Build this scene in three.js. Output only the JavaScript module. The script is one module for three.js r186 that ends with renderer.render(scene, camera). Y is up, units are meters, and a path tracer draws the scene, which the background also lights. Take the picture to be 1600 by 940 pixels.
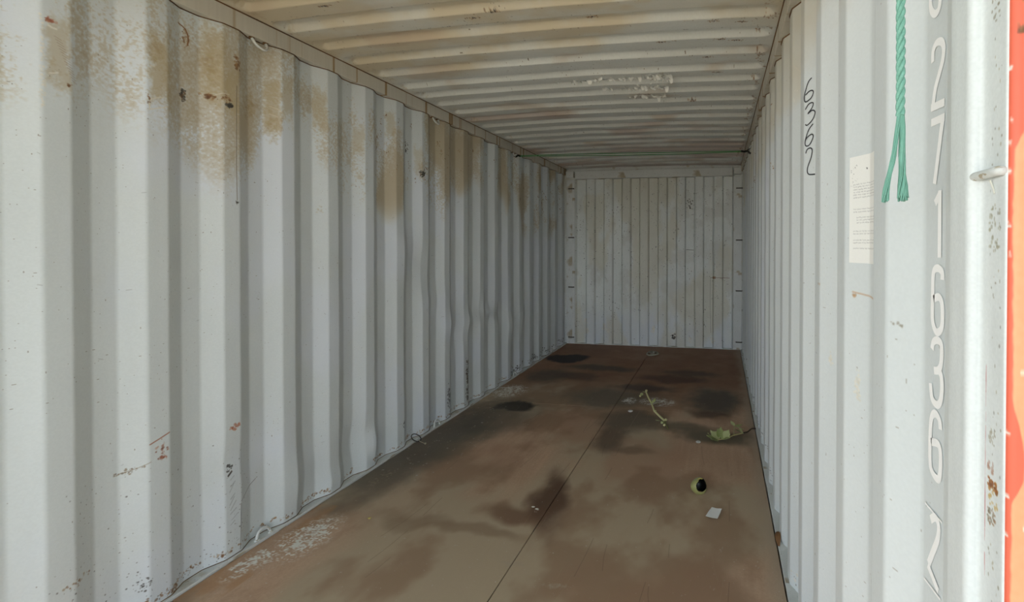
import * as THREE from 'three';
import { mergeGeometries } from 'three/addons/utils/BufferGeometryUtils.js';
import { RoundedBoxGeometry } from 'three/addons/geometries/RoundedBoxGeometry.js';

// ---------------------------------------------------------------- camera, sky, sun, exposure
const scene = new THREE.Scene();
const F = 750.75, CX = 995.65, CY = 388.23;                 // focal length and principal point, in pixels of a 1600 x 940 frame
const camera = new THREE.PerspectiveCamera(2 * Math.atan((940 - CY) / F) * 180 / Math.PI, (2 * CX) / (2 * (940 - CY)), 0.02, 200);
camera.setViewOffset(2 * CX, 2 * (940 - CY), 0, 940 - 2 * CY, 1600, 940);
camera.position.set(0, 1.3727, 0);
camera.rotation.set(-0.0102, 0.171, 0.0015, 'YXZ');
scene.add(camera);

{ // hazy summer sky: the same all round, paler and brighter towards the horizon
  const W = 256, Hh = 128, d = new Float32Array(W * Hh * 4);
  for (let j = 0; j < Hh; j++) { const el = ((j + 0.5) / Hh - 0.5) * Math.PI, q = Math.pow(1 - Math.max(0, Math.sin(el)), 4); for (let i = 0; i < W; i++) d.set([0.62 + 1.5 * q, 0.74 + 1.48 * q, 0.92 + 1.4 * q, 1], (j * W + i) * 4); }
  const t = new THREE.DataTexture(d, W, Hh, THREE.RGBAFormat, THREE.FloatType); t.mapping = THREE.EquirectangularReflectionMapping; t.magFilter = t.minFilter = THREE.LinearFilter; t.needsUpdate = true;
  scene.background = t; scene.environment = t;
}
const SUN_DIR = new THREE.Vector3(0.32, 1, 0.27).normalize();
const sun = new THREE.DirectionalLight(0xfffaf2, 9);
sun.position.copy(SUN_DIR).multiplyScalar(20);
sun.castShadow = true;
sun.shadow.mapSize.set(2048, 2048);
Object.assign(sun.shadow.camera, { left: -8, right: 8, top: 8, bottom: -8, near: 1, far: 50 });
scene.add(sun); scene.add(sun.target);

const renderer = new THREE.WebGLRenderer({ antialias: true });
renderer.toneMapping = THREE.LinearToneMapping;
renderer.toneMappingExposure = 2.35;
renderer.shadowMap.enabled = true;

// ---------------------------------------------------------------- dimensions (metres; the camera stands at x = 0, z = 0; depth = -z)
const XL = -2.0874, XR = 0.28, XRF = 0.262, H = 2.39, ZD = 0.555, ZB = 6.36, DEEP = 0.036, PITCH = 0.278;
const RAIL_Y = 2.308;

// ---------------------------------------------------------------- helpers
function rng(seed) { let s = seed >>> 0; return () => { s = (s + 0x6D2B79F5) | 0; let t = Math.imul(s ^ (s >>> 15), 1 | s); t = (t + Math.imul(t ^ (t >>> 7), 61 | t)) ^ t; return ((t ^ (t >>> 14)) >>> 0) / 4294967296; }; }
const PERM = new Float32Array(65536); { const r = rng(11); for (let i = 0; i < 65536; i++) PERM[i] = r(); }
function vn(x, y) {
  const xi = Math.floor(x), yi = Math.floor(y), fx = x - xi, fy = y - yi, u = fx * fx * (3 - 2 * fx), v = fy * fy * (3 - 2 * fy);
  const a = (xi & 255), b = ((xi + 1) & 255), c = (yi & 255) << 8, d = ((yi + 1) & 255) << 8;
  const p = PERM[a | c], q = PERM[b | c], r = PERM[a | d], s = PERM[b | d];
  return p + (q - p) * u + (r - p) * v + (p - q - r + s) * u * v;
}
function fbm(x, y, o = 4) { let a = 0, w = 0.5, n = 0; for (let i = 0; i < o; i++) { a += w * vn(x, y); n += w; w *= 0.5; x = x * 2.03 + 17.3; y = y * 2.03 + 9.1; } return a / n; }
const sst = (a, b, x) => { const t = Math.min(1, Math.max(0, (x - a) / (b - a))); return t * t * (3 - 2 * t); };
const mixc = (c, d, t) => { c[0] += (d[0] - c[0]) * t; c[1] += (d[1] - c[1]) * t; c[2] += (d[2] - c[2]) * t; };
const used = {};
function numbered(n) { used[n] = (used[n] ?? -1) + 1; return used[n] ? n + '_' + String(used[n]).padStart(3, '0') : n; }
function part(name, geo, mat, parent, label) {
  const m = new THREE.Mesh(geo, mat); m.name = parent ? name : numbered(name); m.castShadow = m.receiveShadow = true;
  if (label) m.userData.label = label;
  (parent ?? scene).add(m); return m;
}
function struct(name) { const g = new THREE.Group(); g.name = name; g.userData.kind = 'structure'; scene.add(g); return g; }
function thing(name, label, category, pos = [0, 0, 0], group) {
  const g = new THREE.Group(); g.name = numbered(name); g.position.set(...pos); g.userData = { label, category }; if (group) g.userData.group = group;
  scene.add(g); return g;
}
function box(x0, x1, y0, y1, z0, z1, r = 0) {                // z0, z1 are depths
  const w = x1 - x0, h = y1 - y0, d = z1 - z0, g = r ? new RoundedBoxGeometry(w, h, d, 3, r) : new THREE.BoxGeometry(w, h, d);
  g.translate((x0 + x1) / 2, (y0 + y1) / 2, -(z0 + z1) / 2); return g;
}
function tube(pts, r, seg = 24, rad = 8, closed = false) {
  return new THREE.TubeGeometry(new THREE.CatmullRomCurve3(pts.map((p) => new THREE.Vector3(...p)), closed, 'centripetal'), seg, r, rad, closed);
}
// a surface given on a grid: f(i, j) -> [x, y, z, u, v]
function grid(ni, nj, f, flip) {
  const pos = new Float32Array(ni * nj * 3), uv = new Float32Array(ni * nj * 2), idx = [];
  for (let j = 0; j < nj; j++) for (let i = 0; i < ni; i++) { const k = j * ni + i, q = f(i, j); pos.set([q[0], q[1], q[2]], k * 3); uv.set([q[3], q[4]], k * 2); }
  for (let j = 0; j < nj - 1; j++) for (let i = 0; i < ni - 1; i++) { const a = j * ni + i, b = a + 1, c = a + ni, d = c + 1; flip ? idx.push(a, c, b, b, c, d) : idx.push(a, b, c, b, d, c); }
  const g = new THREE.BufferGeometry();
  g.setAttribute('position', new THREE.BufferAttribute(pos, 3)); g.setAttribute('uv', new THREE.BufferAttribute(uv, 2)); g.setIndex(idx); g.computeVertexNormals(); return g;
}
// a painted texture: shade(s, y) -> [r, g, b] 0..255 over s0..s1 by y0..y1, then strokes drawn over it
function painted(W, Hh, s0, s1, y0, y1, shade, draw) {
  const cv = document.createElement('canvas'); cv.width = W; cv.height = Hh;
  const c = cv.getContext('2d'), im = c.createImageData(W, Hh), d = im.data;
  for (let j = 0; j < Hh; j++) for (let i = 0; i < W; i++) {
    const q = shade(s0 + (i + 0.5) / W * (s1 - s0), y1 - (j + 0.5) / Hh * (y1 - y0)), k = (j * W + i) * 4;
    d[k] = q[0]; d[k + 1] = q[1]; d[k + 2] = q[2]; d[k + 3] = 255;
  }
  c.putImageData(im, 0, 0);
  if (draw) { const P = (s, y) => [(s - s0) / (s1 - s0) * W, (y1 - y) / (y1 - y0) * Hh], k = W / (s1 - s0); P.a = Hh / (y1 - y0) / k; draw(c, P, k); }
  const t = new THREE.CanvasTexture(cv); t.colorSpace = THREE.SRGBColorSpace; t.anisotropy = 16; return t;
}
const steel = (map, rough = 0.55) => new THREE.MeshStandardMaterial({ map, roughness: rough, metalness: 0, side: THREE.DoubleSide });
const plain = (hex, rough = 0.6, metal = 0) => new THREE.MeshStandardMaterial({ color: hex, roughness: rough, metalness: metal });

// strokes for the painted textures
function scratch(c, P, k, pts, w, col) {
  c.strokeStyle = col; c.lineWidth = Math.max(0.8, w * k); c.lineCap = 'round'; c.lineJoin = 'round'; c.beginPath();
  pts.forEach(([s, y], n) => { const q = P(s, y); n ? c.lineTo(...q) : c.moveTo(...q); }); c.stroke();
}
function blot(c, P, k, s, y, rs, ry, n, cols, r, size = 0.004) {
  for (let i = 0; i < n; i++) {
    const a = r() * 6.283, m = Math.sqrt(r()) * (0.4 + 0.6 * r()), q = P(s + Math.cos(a) * m * rs, y + Math.sin(a) * m * ry), w = (0.3 + r()) * size * k;
    c.fillStyle = cols[Math.floor(r() * cols.length)]; c.beginPath(); c.ellipse(q[0], q[1], Math.max(0.5, w), Math.max(0.5, w * P.a * (0.4 + 0.8 * r())), P.a > 0.7 ? r() * 3 : 0, 0, 6.3); c.fill();
  }
}
const RUST = ['rgba(118,78,44,0.6)', 'rgba(142,100,60,0.5)', 'rgba(96,64,40,0.55)', 'rgba(160,122,80,0.45)'];
const REDRUST = ['rgba(150,88,66,0.55)', 'rgba(118,66,50,0.6)', 'rgba(176,120,94,0.45)'];
const DARK = ['rgba(58,54,48,0.7)', 'rgba(74,68,60,0.6)', 'rgba(44,40,36,0.7)'];
const TAN = ['rgba(166,146,104,0.16)', 'rgba(158,134,96,0.15)', 'rgba(176,156,116,0.15)', 'rgba(146,120,84,0.15)'];
const PALE = ['rgba(226,222,210,0.8)', 'rgba(214,210,198,0.7)'];

// ---------------------------------------------------------------- steel sheet: corrugation profile along the depth
// key corners (depth, outwardness 0..1), each rounded by a small fillet
function filleted(keys, r = 0.007) {
  const out = [];
  keys.forEach((p, n) => {
    const a = keys[n - 1], b = keys[n + 1];
    if (!a || !b) { out.push(p); return; }
    const la = Math.hypot(p[0] - a[0], (p[1] - a[1]) * DEEP), lb = Math.hypot(b[0] - p[0], (b[1] - p[1]) * DEEP), ra = Math.min(r, la * 0.4) / la, rb = Math.min(r, lb * 0.4) / lb;
    const A = [p[0] + (a[0] - p[0]) * ra, p[1] + (a[1] - p[1]) * ra], B = [p[0] + (b[0] - p[0]) * rb, p[1] + (b[1] - p[1]) * rb];
    out.push(A); for (const t of [0.33, 0.67]) out.push([0, 1].map((k) => (1 - t) * (1 - t) * A[k] + 2 * t * (1 - t) * p[k] + t * t * B[k])); out.push(B);
  });
  return out;
}
function sideKeys(first, zEnd) {                              // first: near edge of the first inner flat
  const k = [];
  for (let z = first; z < zEnd; z += PITCH) k.push([z, 0], [z + 0.070, 0], [z + 0.138, 1], [z + 0.209, 1]);
  return k;
}
const leftKeys = [[ZD + 0.05, 0], ...sideKeys(1.165 - 2 * PITCH, ZB - 0.06).filter((q) => q[0] < ZB - 0.02)];
leftKeys.push([ZB + 0.02, leftKeys.at(-1)[1]]);
const rightKeys = [[0.70, 1], [0.747, 1], [0.817, 1], ...sideKeys(0.885, ZB - 0.06).filter((q) => q[0] < ZB - 0.02)];
rightKeys.push([ZB + 0.02, rightKeys.at(-1)[1]]);
const leftProfile = filleted(leftKeys), rightProfile = filleted(rightKeys);

// dents of the left sheet: depth, height, radius along, radius up, push (towards the room is negative)
const DENTS = [[3.09, 1.24, 0.07, 0.09, 0.012], [2.98, 1.30, 0.09, 0.16, -0.010], [3.14, 1.10, 0.08, 0.12, 0.010], [3.77, 0.72, 0.09, 0.07, -0.014], [3.92, 0.80, 0.07, 0.08, 0.012], [4.14, 0.74, 0.08, 0.06, -0.016],
  [4.28, 0.72, 0.07, 0.08, 0.014], [4.57, 0.55, 0.09, 0.12, -0.014], [3.49, 0.74, 0.09, 0.09, -0.011], [3.62, 0.62, 0.07, 0.10, 0.010], [2.12, 0.19, 0.10, 0.12, -0.010], [2.50, 0.20, 0.12, 0.10, 0.014], [2.62, 0.16, 0.06, 0.08, -0.012],
  [4.9, 0.6, 0.12, 0.1, -0.012], [3.3, 0.95, 0.1, 0.1, -0.008], [1.75, 0.42, 0.08, 0.07, 0.006], [2.3, 0.07, 0.10, 0.06, -0.008]];
function leftX(z, o, y) {
  let x = XL - o * DEEP;
  for (const [dz, dy, rz, ry, a] of DENTS) { const q = ((z - dz) / rz) ** 2 + ((y - dy) / ry) ** 2; if (q < 9) x -= 1.5 * a * Math.exp(-q); }
  return x + 0.006 * (fbm(z * 1.3, y * 1.1 + 5, 2) - 0.5) + 0.003 * (fbm(z * 5, y * 5, 2) - 0.5);
}
function rightX(z, o, y) { return XR + o * DEEP + (z > 1.9 ? 0.006 * (fbm(z * 3 + 40, y * 3, 3) - 0.5) * Math.min(1, z - 1.9) : 0); }
function sheet(profile, fx, za, zb, rows, y0, y1, flip) {
  const pr = profile.filter((q) => q[0] >= za - 1e-6 && q[0] <= zb + 1e-6);
  const cut = (z) => { for (let i = 1; i < profile.length; i++) if (profile[i][0] > z) { const a = profile[i - 1], b = profile[i], t = (z - a[0]) / (b[0] - a[0]); return [z, a[1] + (b[1] - a[1]) * t]; } return profile.at(-1); };
  if (pr[0][0] > za + 1e-4 && profile[0][0] < za) pr.unshift(cut(za));
  if (pr.at(-1)[0] < zb - 1e-4 && profile.at(-1)[0] > zb) pr.push(cut(zb));
  return grid(pr.length, rows, (i, j) => { const [z, o] = pr[i], y = y0 + (y1 - y0) * j / (rows - 1); return [fx(z, o, y), y, -z, (z - za) / (zb - za), (y - y0) / (y1 - y0)]; }, flip);
}

// ---------------------------------------------------------------- wall paint
function leftPaint(s, y) {
  const c = [214, 220, 220];
  const l = (fbm(s * 1.6 + 3, y * 1.2, 4) - 0.5) * 12 + (fbm(s * 22, y * 2.2, 3) - 0.5) * 6 + (vn(s * 260, y * 260) - 0.5) * 5;
  c[0] += l; c[1] += l; c[2] += l;
  mixc(c, [216, 222, 232], 0.5 * sst(0.45, 0.7, fbm(s * 3.1, y * 2.3 + 30, 4)));
  // rusty dirt on single folds; ragged mottling also paints in the upper shade
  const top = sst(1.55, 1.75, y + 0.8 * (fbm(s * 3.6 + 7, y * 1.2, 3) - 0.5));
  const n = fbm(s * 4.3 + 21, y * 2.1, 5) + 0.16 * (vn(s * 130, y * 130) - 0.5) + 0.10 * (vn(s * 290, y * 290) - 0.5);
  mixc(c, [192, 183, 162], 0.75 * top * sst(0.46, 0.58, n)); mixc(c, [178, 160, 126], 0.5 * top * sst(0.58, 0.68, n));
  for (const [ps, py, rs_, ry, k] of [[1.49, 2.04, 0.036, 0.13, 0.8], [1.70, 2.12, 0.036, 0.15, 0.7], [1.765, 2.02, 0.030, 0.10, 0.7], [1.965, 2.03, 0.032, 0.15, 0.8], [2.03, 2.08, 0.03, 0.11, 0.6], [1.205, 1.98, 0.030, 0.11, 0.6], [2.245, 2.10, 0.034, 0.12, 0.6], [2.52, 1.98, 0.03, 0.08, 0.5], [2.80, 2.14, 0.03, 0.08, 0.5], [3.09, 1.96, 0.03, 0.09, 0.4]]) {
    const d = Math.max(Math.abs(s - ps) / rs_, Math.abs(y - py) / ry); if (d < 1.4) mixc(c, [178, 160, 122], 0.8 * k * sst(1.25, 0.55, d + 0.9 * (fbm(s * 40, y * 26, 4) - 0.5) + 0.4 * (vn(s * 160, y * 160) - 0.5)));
  }
  const sp = vn(s * 190 + 5, y * 190); if (sp > 0.972 && fbm(s * 5, y * 5 + 60, 3) > 0.5) mixc(c, [104, 92, 76], 0.6);
  return c;
}
const rs = rng(77);
const leftMarks = [
  (c, P, k, r) => {   // chips, scratches and rust near the door
    for (let i = 0; i < 60; i++) { const y = 1.79 + 0.3 * r(); blot(c, P, k, 1.168 + 0.008 * (r() - 0.5), y, 0.004, 0.006, 2, PALE, r, 0.0028); }
    scratch(c, P, k, [[1.183, 2.058], [1.19, 2.054], [1.20, 2.053]], 0.006, 'rgba(224,220,208,0.9)'); blot(c, P, k, 1.185, 2.075, 0.018, 0.01, 26, REDRUST, r, 0.004);
    scratch(c, P, k, [[1.183, 1.908], [1.195, 1.912], [1.203, 1.916]], 0.004, 'rgba(226,222,210,0.9)'); scratch(c, P, k, [[1.174, 1.885], [1.174, 1.862]], 0.004, 'rgba(220,216,204,0.8)'); scratch(c, P, k, [[1.20, 1.860], [1.212, 1.861]], 0.0025, 'rgba(220,216,204,0.8)');
    for (let i = 0; i < 15; i++) scratch(c, P, k, [[1.195 + i * 0.003, 2.03 - i * 0.009], [1.212 + i * 0.003, 2.022 - i * 0.009]], 0.002, 'rgba(120,90,62,0.35)');
    blot(c, P, k, 1.232, 1.885, 0.013, 0.01, 14, RUST, r, 0.003);
    scratch(c, P, k, [[1.497, 1.925], [1.475, 1.917], [1.458, 1.908], [1.452, 1.89], [1.452, 1.872]], 0.003, 'rgba(222,214,192,0.9)'); scratch(c, P, k, [[1.451, 1.868], [1.462, 1.872], [1.49, 1.884], [1.515, 1.895]], 0.003, 'rgba(222,214,192,0.9)');
    scratch(c, P, k, [[1.455, 2.03], [1.47, 2.033]], 0.003, 'rgba(222,214,192,0.7)'); blot(c, P, k, 1.45, 1.90, 0.006, 0.05, 16, RUST, r, 0.003);
    for (let i = 0; i < 26; i++) blot(c, P, k, 1.449 + 0.004 * r(), 1.95 + 0.2 * r(), 0.002, 0.004, 1, PALE, r, 0.002);
    scratch(c, P, k, [[1.574, 2.245], [1.59, 2.24], [1.602, 2.232]], 0.004, 'rgba(112,64,28,0.9)'); scratch(c, P, k, [[1.602, 2.232], [1.612, 2.21], [1.613, 2.188], [1.61, 2.17]], 0.005, 'rgba(126,74,30,0.85)'); blot(c, P, k, 1.603, 2.20, 0.025, 0.05, 40, RUST, r, 0.003);
    blot(c, P, k, 1.59, 1.965, 0.016, 0.028, 46, DARK, r, 0.004); blot(c, P, k, 1.59, 1.965, 0.016, 0.028, 20, RUST, r, 0.003);
    blot(c, P, k, 1.685, 1.985, 0.04, 0.016, 40, RUST, r, 0.005); blot(c, P, k, 1.735, 1.99, 0.03, 0.02, 34, RUST, r, 0.004); blot(c, P, k, 1.75, 1.965, 0.02, 0.014, 40, DARK, r, 0.005); scratch(c, P, k, [[1.70, 1.998], [1.72, 2.01], [1.745, 2.012]], 0.004, 'rgba(214,206,186,0.7)');
    blot(c, P, k, 1.785, 2.16, 0.02, 0.04, 46, RUST, r, 0.005); scratch(c, P, k, [[1.78, 2.06], [1.778, 1.9], [1.776, 1.72], [1.778, 1.56]], 0.0025, 'rgba(96,84,66,0.75)'); blot(c, P, k, 1.78, 1.55, 0.012, 0.012, 12, DARK, r, 0.003);
    blot(c, P, k, 1.97, 1.93, 0.04, 0.1, 120, TAN, r, 0.007); blot(c, P, k, 1.86, 2.0, 0.05, 0.1, 140, TAN, r, 0.008); blot(c, P, k, 1.47, 2.1, 0.05, 0.1, 120, TAN, r, 0.008); blot(c, P, k, 1.68, 2.12, 0.05, 0.12, 140, TAN, r, 0.008);
    scratch(c, P, k, [[1.955, 2.022], [1.985, 2.015], [2.01, 1.996], [2.015, 1.975]], 0.003, 'rgba(220,208,186,0.75)'); scratch(c, P, k, [[1.955, 1.985], [1.985, 1.978]], 0.003, 'rgba(220,208,186,0.7)');
    // rust and scrapes lower down
    scratch(c, P, k, [[1.447, 0.622], [1.478, 0.632], [1.512, 0.644]], 0.004, 'rgba(146,80,54,0.8)'); blot(c, P, k, 1.49, 0.592, 0.03, 0.04, 22, REDRUST, r, 0.004); blot(c, P, k, 1.489, 0.557, 0.018, 0.01, 24, REDRUST, r, 0.004);
    blot(c, P, k, 1.40, 0.545, 0.05, 0.014, 34, ['rgba(120,98,72,0.6)', 'rgba(96,84,70,0.6)'], r, 0.003); scratch(c, P, k, [[1.36, 0.54], [1.42, 0.548], [1.45, 0.556]], 0.002, 'rgba(120,98,66,0.6)');
    blot(c, P, k, 1.765, 0.57, 0.03, 0.02, 30, ['rgba(180,112,82,0.55)', 'rgba(160,92,66,0.5)'], r, 0.005); blot(c, P, k, 1.745, 0.40, 0.018, 0.03, 14, DARK, r, 0.004); scratch(c, P, k, [[1.738, 0.366], [1.752, 0.378]], 0.008, 'rgba(50,42,36,0.8)');
    for (let i = 0; i < 9; i++) { const q = 0.012 * r(), y = 0.345 - i * 0.024 - 0.012 * r(); scratch(c, P, k, [[1.736 + q, y], [1.752 + q + 0.01 * r(), y + 0.022 * (0.5 + r())]], 0.0025 + 0.002 * r(), 'rgba(130,132,132,0.4)'); }
    blot(c, P, k, 1.24, 0.25, 0.05, 0.02, 26, ['rgba(140,112,76,0.5)', 'rgba(110,70,40,0.6)'], r, 0.003); blot(c, P, k, 1.43, 0.11, 0.03, 0.035, 30, DARK, r, 0.003); blot(c, P, k, 1.52, 0.03, 0.05, 0.03, 50, RUST, r, 0.004);
    for (let i = 0; i < 260; i++) blot(c, P, k, 1.16 + 0.7 * r(), 0.02 + 0.62 * r() * r(), 0.003, 0.003, 1, DARK, r, 0.002);
    scratch(c, P, k, [[1.79, 0.23], [1.86, 0.265], [1.895, 0.285]], 0.0025, 'rgba(88,88,88,0.7)'); scratch(c, P, k, [[1.89, 0.285], [1.885, 0.14]], 0.004, 'rgba(214,216,216,0.8)'); scratch(c, P, k, [[1.79, 0.22], [1.785, 0.02]], 0.003, 'rgba(84,84,82,0.7)');
    for (let i = 0; i < 40; i++) { const s = 1.15 + 1.4 * r(); blot(c, P, k, s, 0.03 + 0.02 * r(), 0.03, 0.014, 8, RUST, r, 0.004); }
    for (let i = 0; i < 70; i++) { const s = 1.15 + 1.4 * r(), y = 2.2 * r(); scratch(c, P, k, [[s, y], [s + 0.02 * (r() - 0.3), y + 0.01 * (r() - 0.5)]], 0.0018, r() < 0.5 ? 'rgba(120,120,116,0.5)' : 'rgba(206,208,206,0.5)'); }
    blot(c, P, k, 2.24, 1.55, 0.03, 0.03, 22, TAN, r, 0.005);
  },
  (c, P, k, r) => {
    blot(c, P, k, 2.57, 2.08, 0.03, 0.05, 44, RUST, r, 0.005); blot(c, P, k, 2.70, 1.79, 0.04, 0.05, 34, TAN, r, 0.007); blot(c, P, k, 2.98, 2.03, 0.03, 0.06, 50, DARK, r, 0.004); blot(c, P, k, 3.12, 1.87, 0.04, 0.03, 60, DARK, r, 0.005);
    for (let i = 0; i < 70; i++) { const s = 2.6 + 1.9 * r(); blot(c, P, k, s, 1.8 + 0.4 * r(), 0.02, 0.03, 5, RUST, r, 0.004); }
    blot(c, P, k, 2.68, 2.0, 0.04, 0.08, 50, TAN, r, 0.008); scratch(c, P, k, [[2.78, 2.03], [2.82, 2.02], [2.85, 2.035]], 0.003, 'rgba(216,208,192,0.7)');
    // black scraped patch low on one ridge
    for (let i = 0; i < 150; i++) blot(c, P, k, 3.735 + 0.06 * (r() - 0.5), 0.06 + 0.34 * r(), 0.016, 0.02, 3, ['rgba(54,50,44,0.55)', 'rgba(96,88,72,0.5)', 'rgba(70,66,60,0.6)'], r, 0.006);
    blot(c, P, k, 3.45, 0.17, 0.04, 0.13, 90, ['rgba(110,112,116,0.45)', 'rgba(92,94,98,0.45)'], r, 0.008);
    blot(c, P, k, 3.49, 0.13, 0.03, 0.03, 12, DARK, r, 0.005); blot(c, P, k, 2.9, 0.16, 0.02, 0.03, 18, ['rgba(70,74,78,0.6)'], r, 0.005);
    for (let i = 0; i < 60; i++) { const s = 2.6 + 2 * r(); blot(c, P, k, s, 0.03 + 0.02 * r(), 0.03, 0.012, 7, RUST, r, 0.004); }
    for (let i = 0; i < 90; i++) { const s = 2.6 + 2 * r(), y = 2.2 * r(); scratch(c, P, k, [[s, y], [s + 0.03 * (r() - 0.3), y + 0.02 * (r() - 0.5)]], 0.002, r() < 0.6 ? 'rgba(112,112,110,0.5)' : 'rgba(206,208,206,0.5)'); }
  },
  (c, P, k, r) => {
    for (let i = 0; i < 90; i++) { const s = 4.6 + 1.7 * r(); blot(c, P, k, s, 1.75 + 0.5 * r(), 0.03, 0.05, 5, RUST, r, 0.005); }
    for (let i = 0; i < 50; i++) { const s = 4.6 + 1.7 * r(); blot(c, P, k, s, 0.04 + 0.05 * r(), 0.04, 0.03, 6, DARK, r, 0.006); }
  },
];
const cuts = [ZD + 0.05, 2.605, 4.52, ZB + 0.02];
const wallLeft = struct('wall_left');
for (let i = 0; i < 3; i++) {
  const za = cuts[i], zb = cuts[i + 1], r = rng(100 + i);
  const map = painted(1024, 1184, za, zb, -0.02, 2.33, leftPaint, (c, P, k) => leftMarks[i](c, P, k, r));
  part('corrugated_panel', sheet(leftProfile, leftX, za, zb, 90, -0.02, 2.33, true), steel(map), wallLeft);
}
// plain grey paint for rails, posts and rings
const greyTex = painted(512, 512, 0, 1, 0, 1, (s, y) => {
  const l = (fbm(s * 9, y * 9, 4) - 0.5) * 14 + (vn(s * 200, y * 200) - 0.5) * 6, c = [214 + l, 217 + l, 214 + l];
  mixc(c, [150, 130, 96], 0.6 * sst(0.60, 0.74, fbm(s * 7 + 50, y * 7, 4))); if (vn(s * 150 + 9, y * 150) > 0.95) mixc(c, [110, 84, 56], 0.6); return c;
});
greyTex.wrapS = greyTex.wrapT = THREE.RepeatWrapping;
const railTex = painted(2048, 64, 0, 6, 0, 0.1, (s, y) => {
  const l = (fbm(s * 4, y * 20, 4) - 0.5) * 16 + (vn(s * 170, y * 170) - 0.5) * 6, c = [206 + l, 201 + l, 188 + l];
  const run = fbm(s * 26, y * 3, 3); mixc(c, [146, 112, 66], 0.8 * sst(0.66, 0.78, run)); return c;
});
const railMat = steel(railTex), greyMat = steel(greyTex), rustMat = new THREE.MeshStandardMaterial({ roughness: 0.95, map: painted(256, 64, 0, 1, 0, 0.2, (s, y) => { const c = [118, 86, 52]; mixc(c, [78, 58, 40], sst(0.35, 0.7, fbm(s * 30, y * 30, 3))); mixc(c, [150, 116, 76], 0.8 * sst(0.55, 0.8, fbm(s * 14 + 9, y * 10, 3))); return c; }) });
rustMat.map.wrapS = rustMat.map.wrapT = THREE.RepeatWrapping;
function uvDepth(g, s0, len, h) { const p = g.attributes.position, uv = g.attributes.uv; for (let i = 0; i < p.count; i++) uv.setXY(i, (-p.getZ(i) - s0) / len, (p.getY(i) % h) / h); return g; }
function uvBox(g, k = 1) { const p = g.attributes.position, n = g.attributes.normal, uv = g.attributes.uv; for (let i = 0; i < p.count; i++) { const a = Math.abs(n.getX(i)), b = Math.abs(n.getY(i)), c = Math.abs(n.getZ(i)); a >= b && a >= c ? uv.setXY(i, p.getZ(i) * k, p.getY(i) * k) : b >= c ? uv.setXY(i, p.getX(i) * k, p.getZ(i) * k) : uv.setXY(i, p.getX(i) * k, p.getY(i) * k); } return g; }
function bead(profile, fx, y, off, r, z0) { return tube(profile.filter((q) => q[0] > z0).map(([z, o]) => [fx(z, o, y) + off, y, -z]), r, 700, 5); }
part('top_rail', uvDepth(box(XL - 0.09, XL + 0.004, RAIL_Y, H + 0.03, ZD, ZB + 0.05, 0.004), 0.5, 6, 0.1), railMat, wallLeft);
part('weld_bead', bead(leftProfile, leftX, RAIL_Y - 0.001, 0.0015, 0.0028, 1.0), rustMat, wallLeft, 'rusty weld line along the top of the wall');
part('bottom_strip', uvBox(box(XL - 0.07, XL + 0.012, -0.08, 0.010, ZD, ZB, 0.003)), greyMat, wallLeft);
part('weld_bead', bead(leftProfile, leftX, 0.011, 0.001, 0.0018, 1.0), rustMat, wallLeft);

// ---------------------------------------------------------------- right wall
function rightPaint(s, y) {
  const c = [214, 220, 220], l = (fbm(s * 2.1 + 13, y * 1.3, 4) - 0.5) * 8 + (fbm(s * 22, y * 2.2, 3) - 0.5) * 4 + (vn(s * 260, y * 260) - 0.5) * 4;
  c[0] += l; c[1] += l; c[2] += l;
  const e = 1.98 + 0.3 * (fbm(s * 5 + 90, y * 4, 4) - 0.5) - 0.03 * Math.max(0, s - 1.5);
  if (y > e - 0.05) { mixc(c, [206, 200, 182], sst(e - 0.05, e + 0.1, y) * (0.35 + 0.5 * fbm(s * 12, y * 12, 3))); }
  if (s > 3) mixc(c, [212, 218, 229], 0.4 * sst(0.4, 0.7, fbm(s * 3, y * 2, 3)));
  if (vn(s * 150 + 3, y * 150) > 0.968 && fbm(s * 3, y * 3 + 8, 3) > 0.5) mixc(c, [130, 122, 108], 0.5);
  return c;
}
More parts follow.
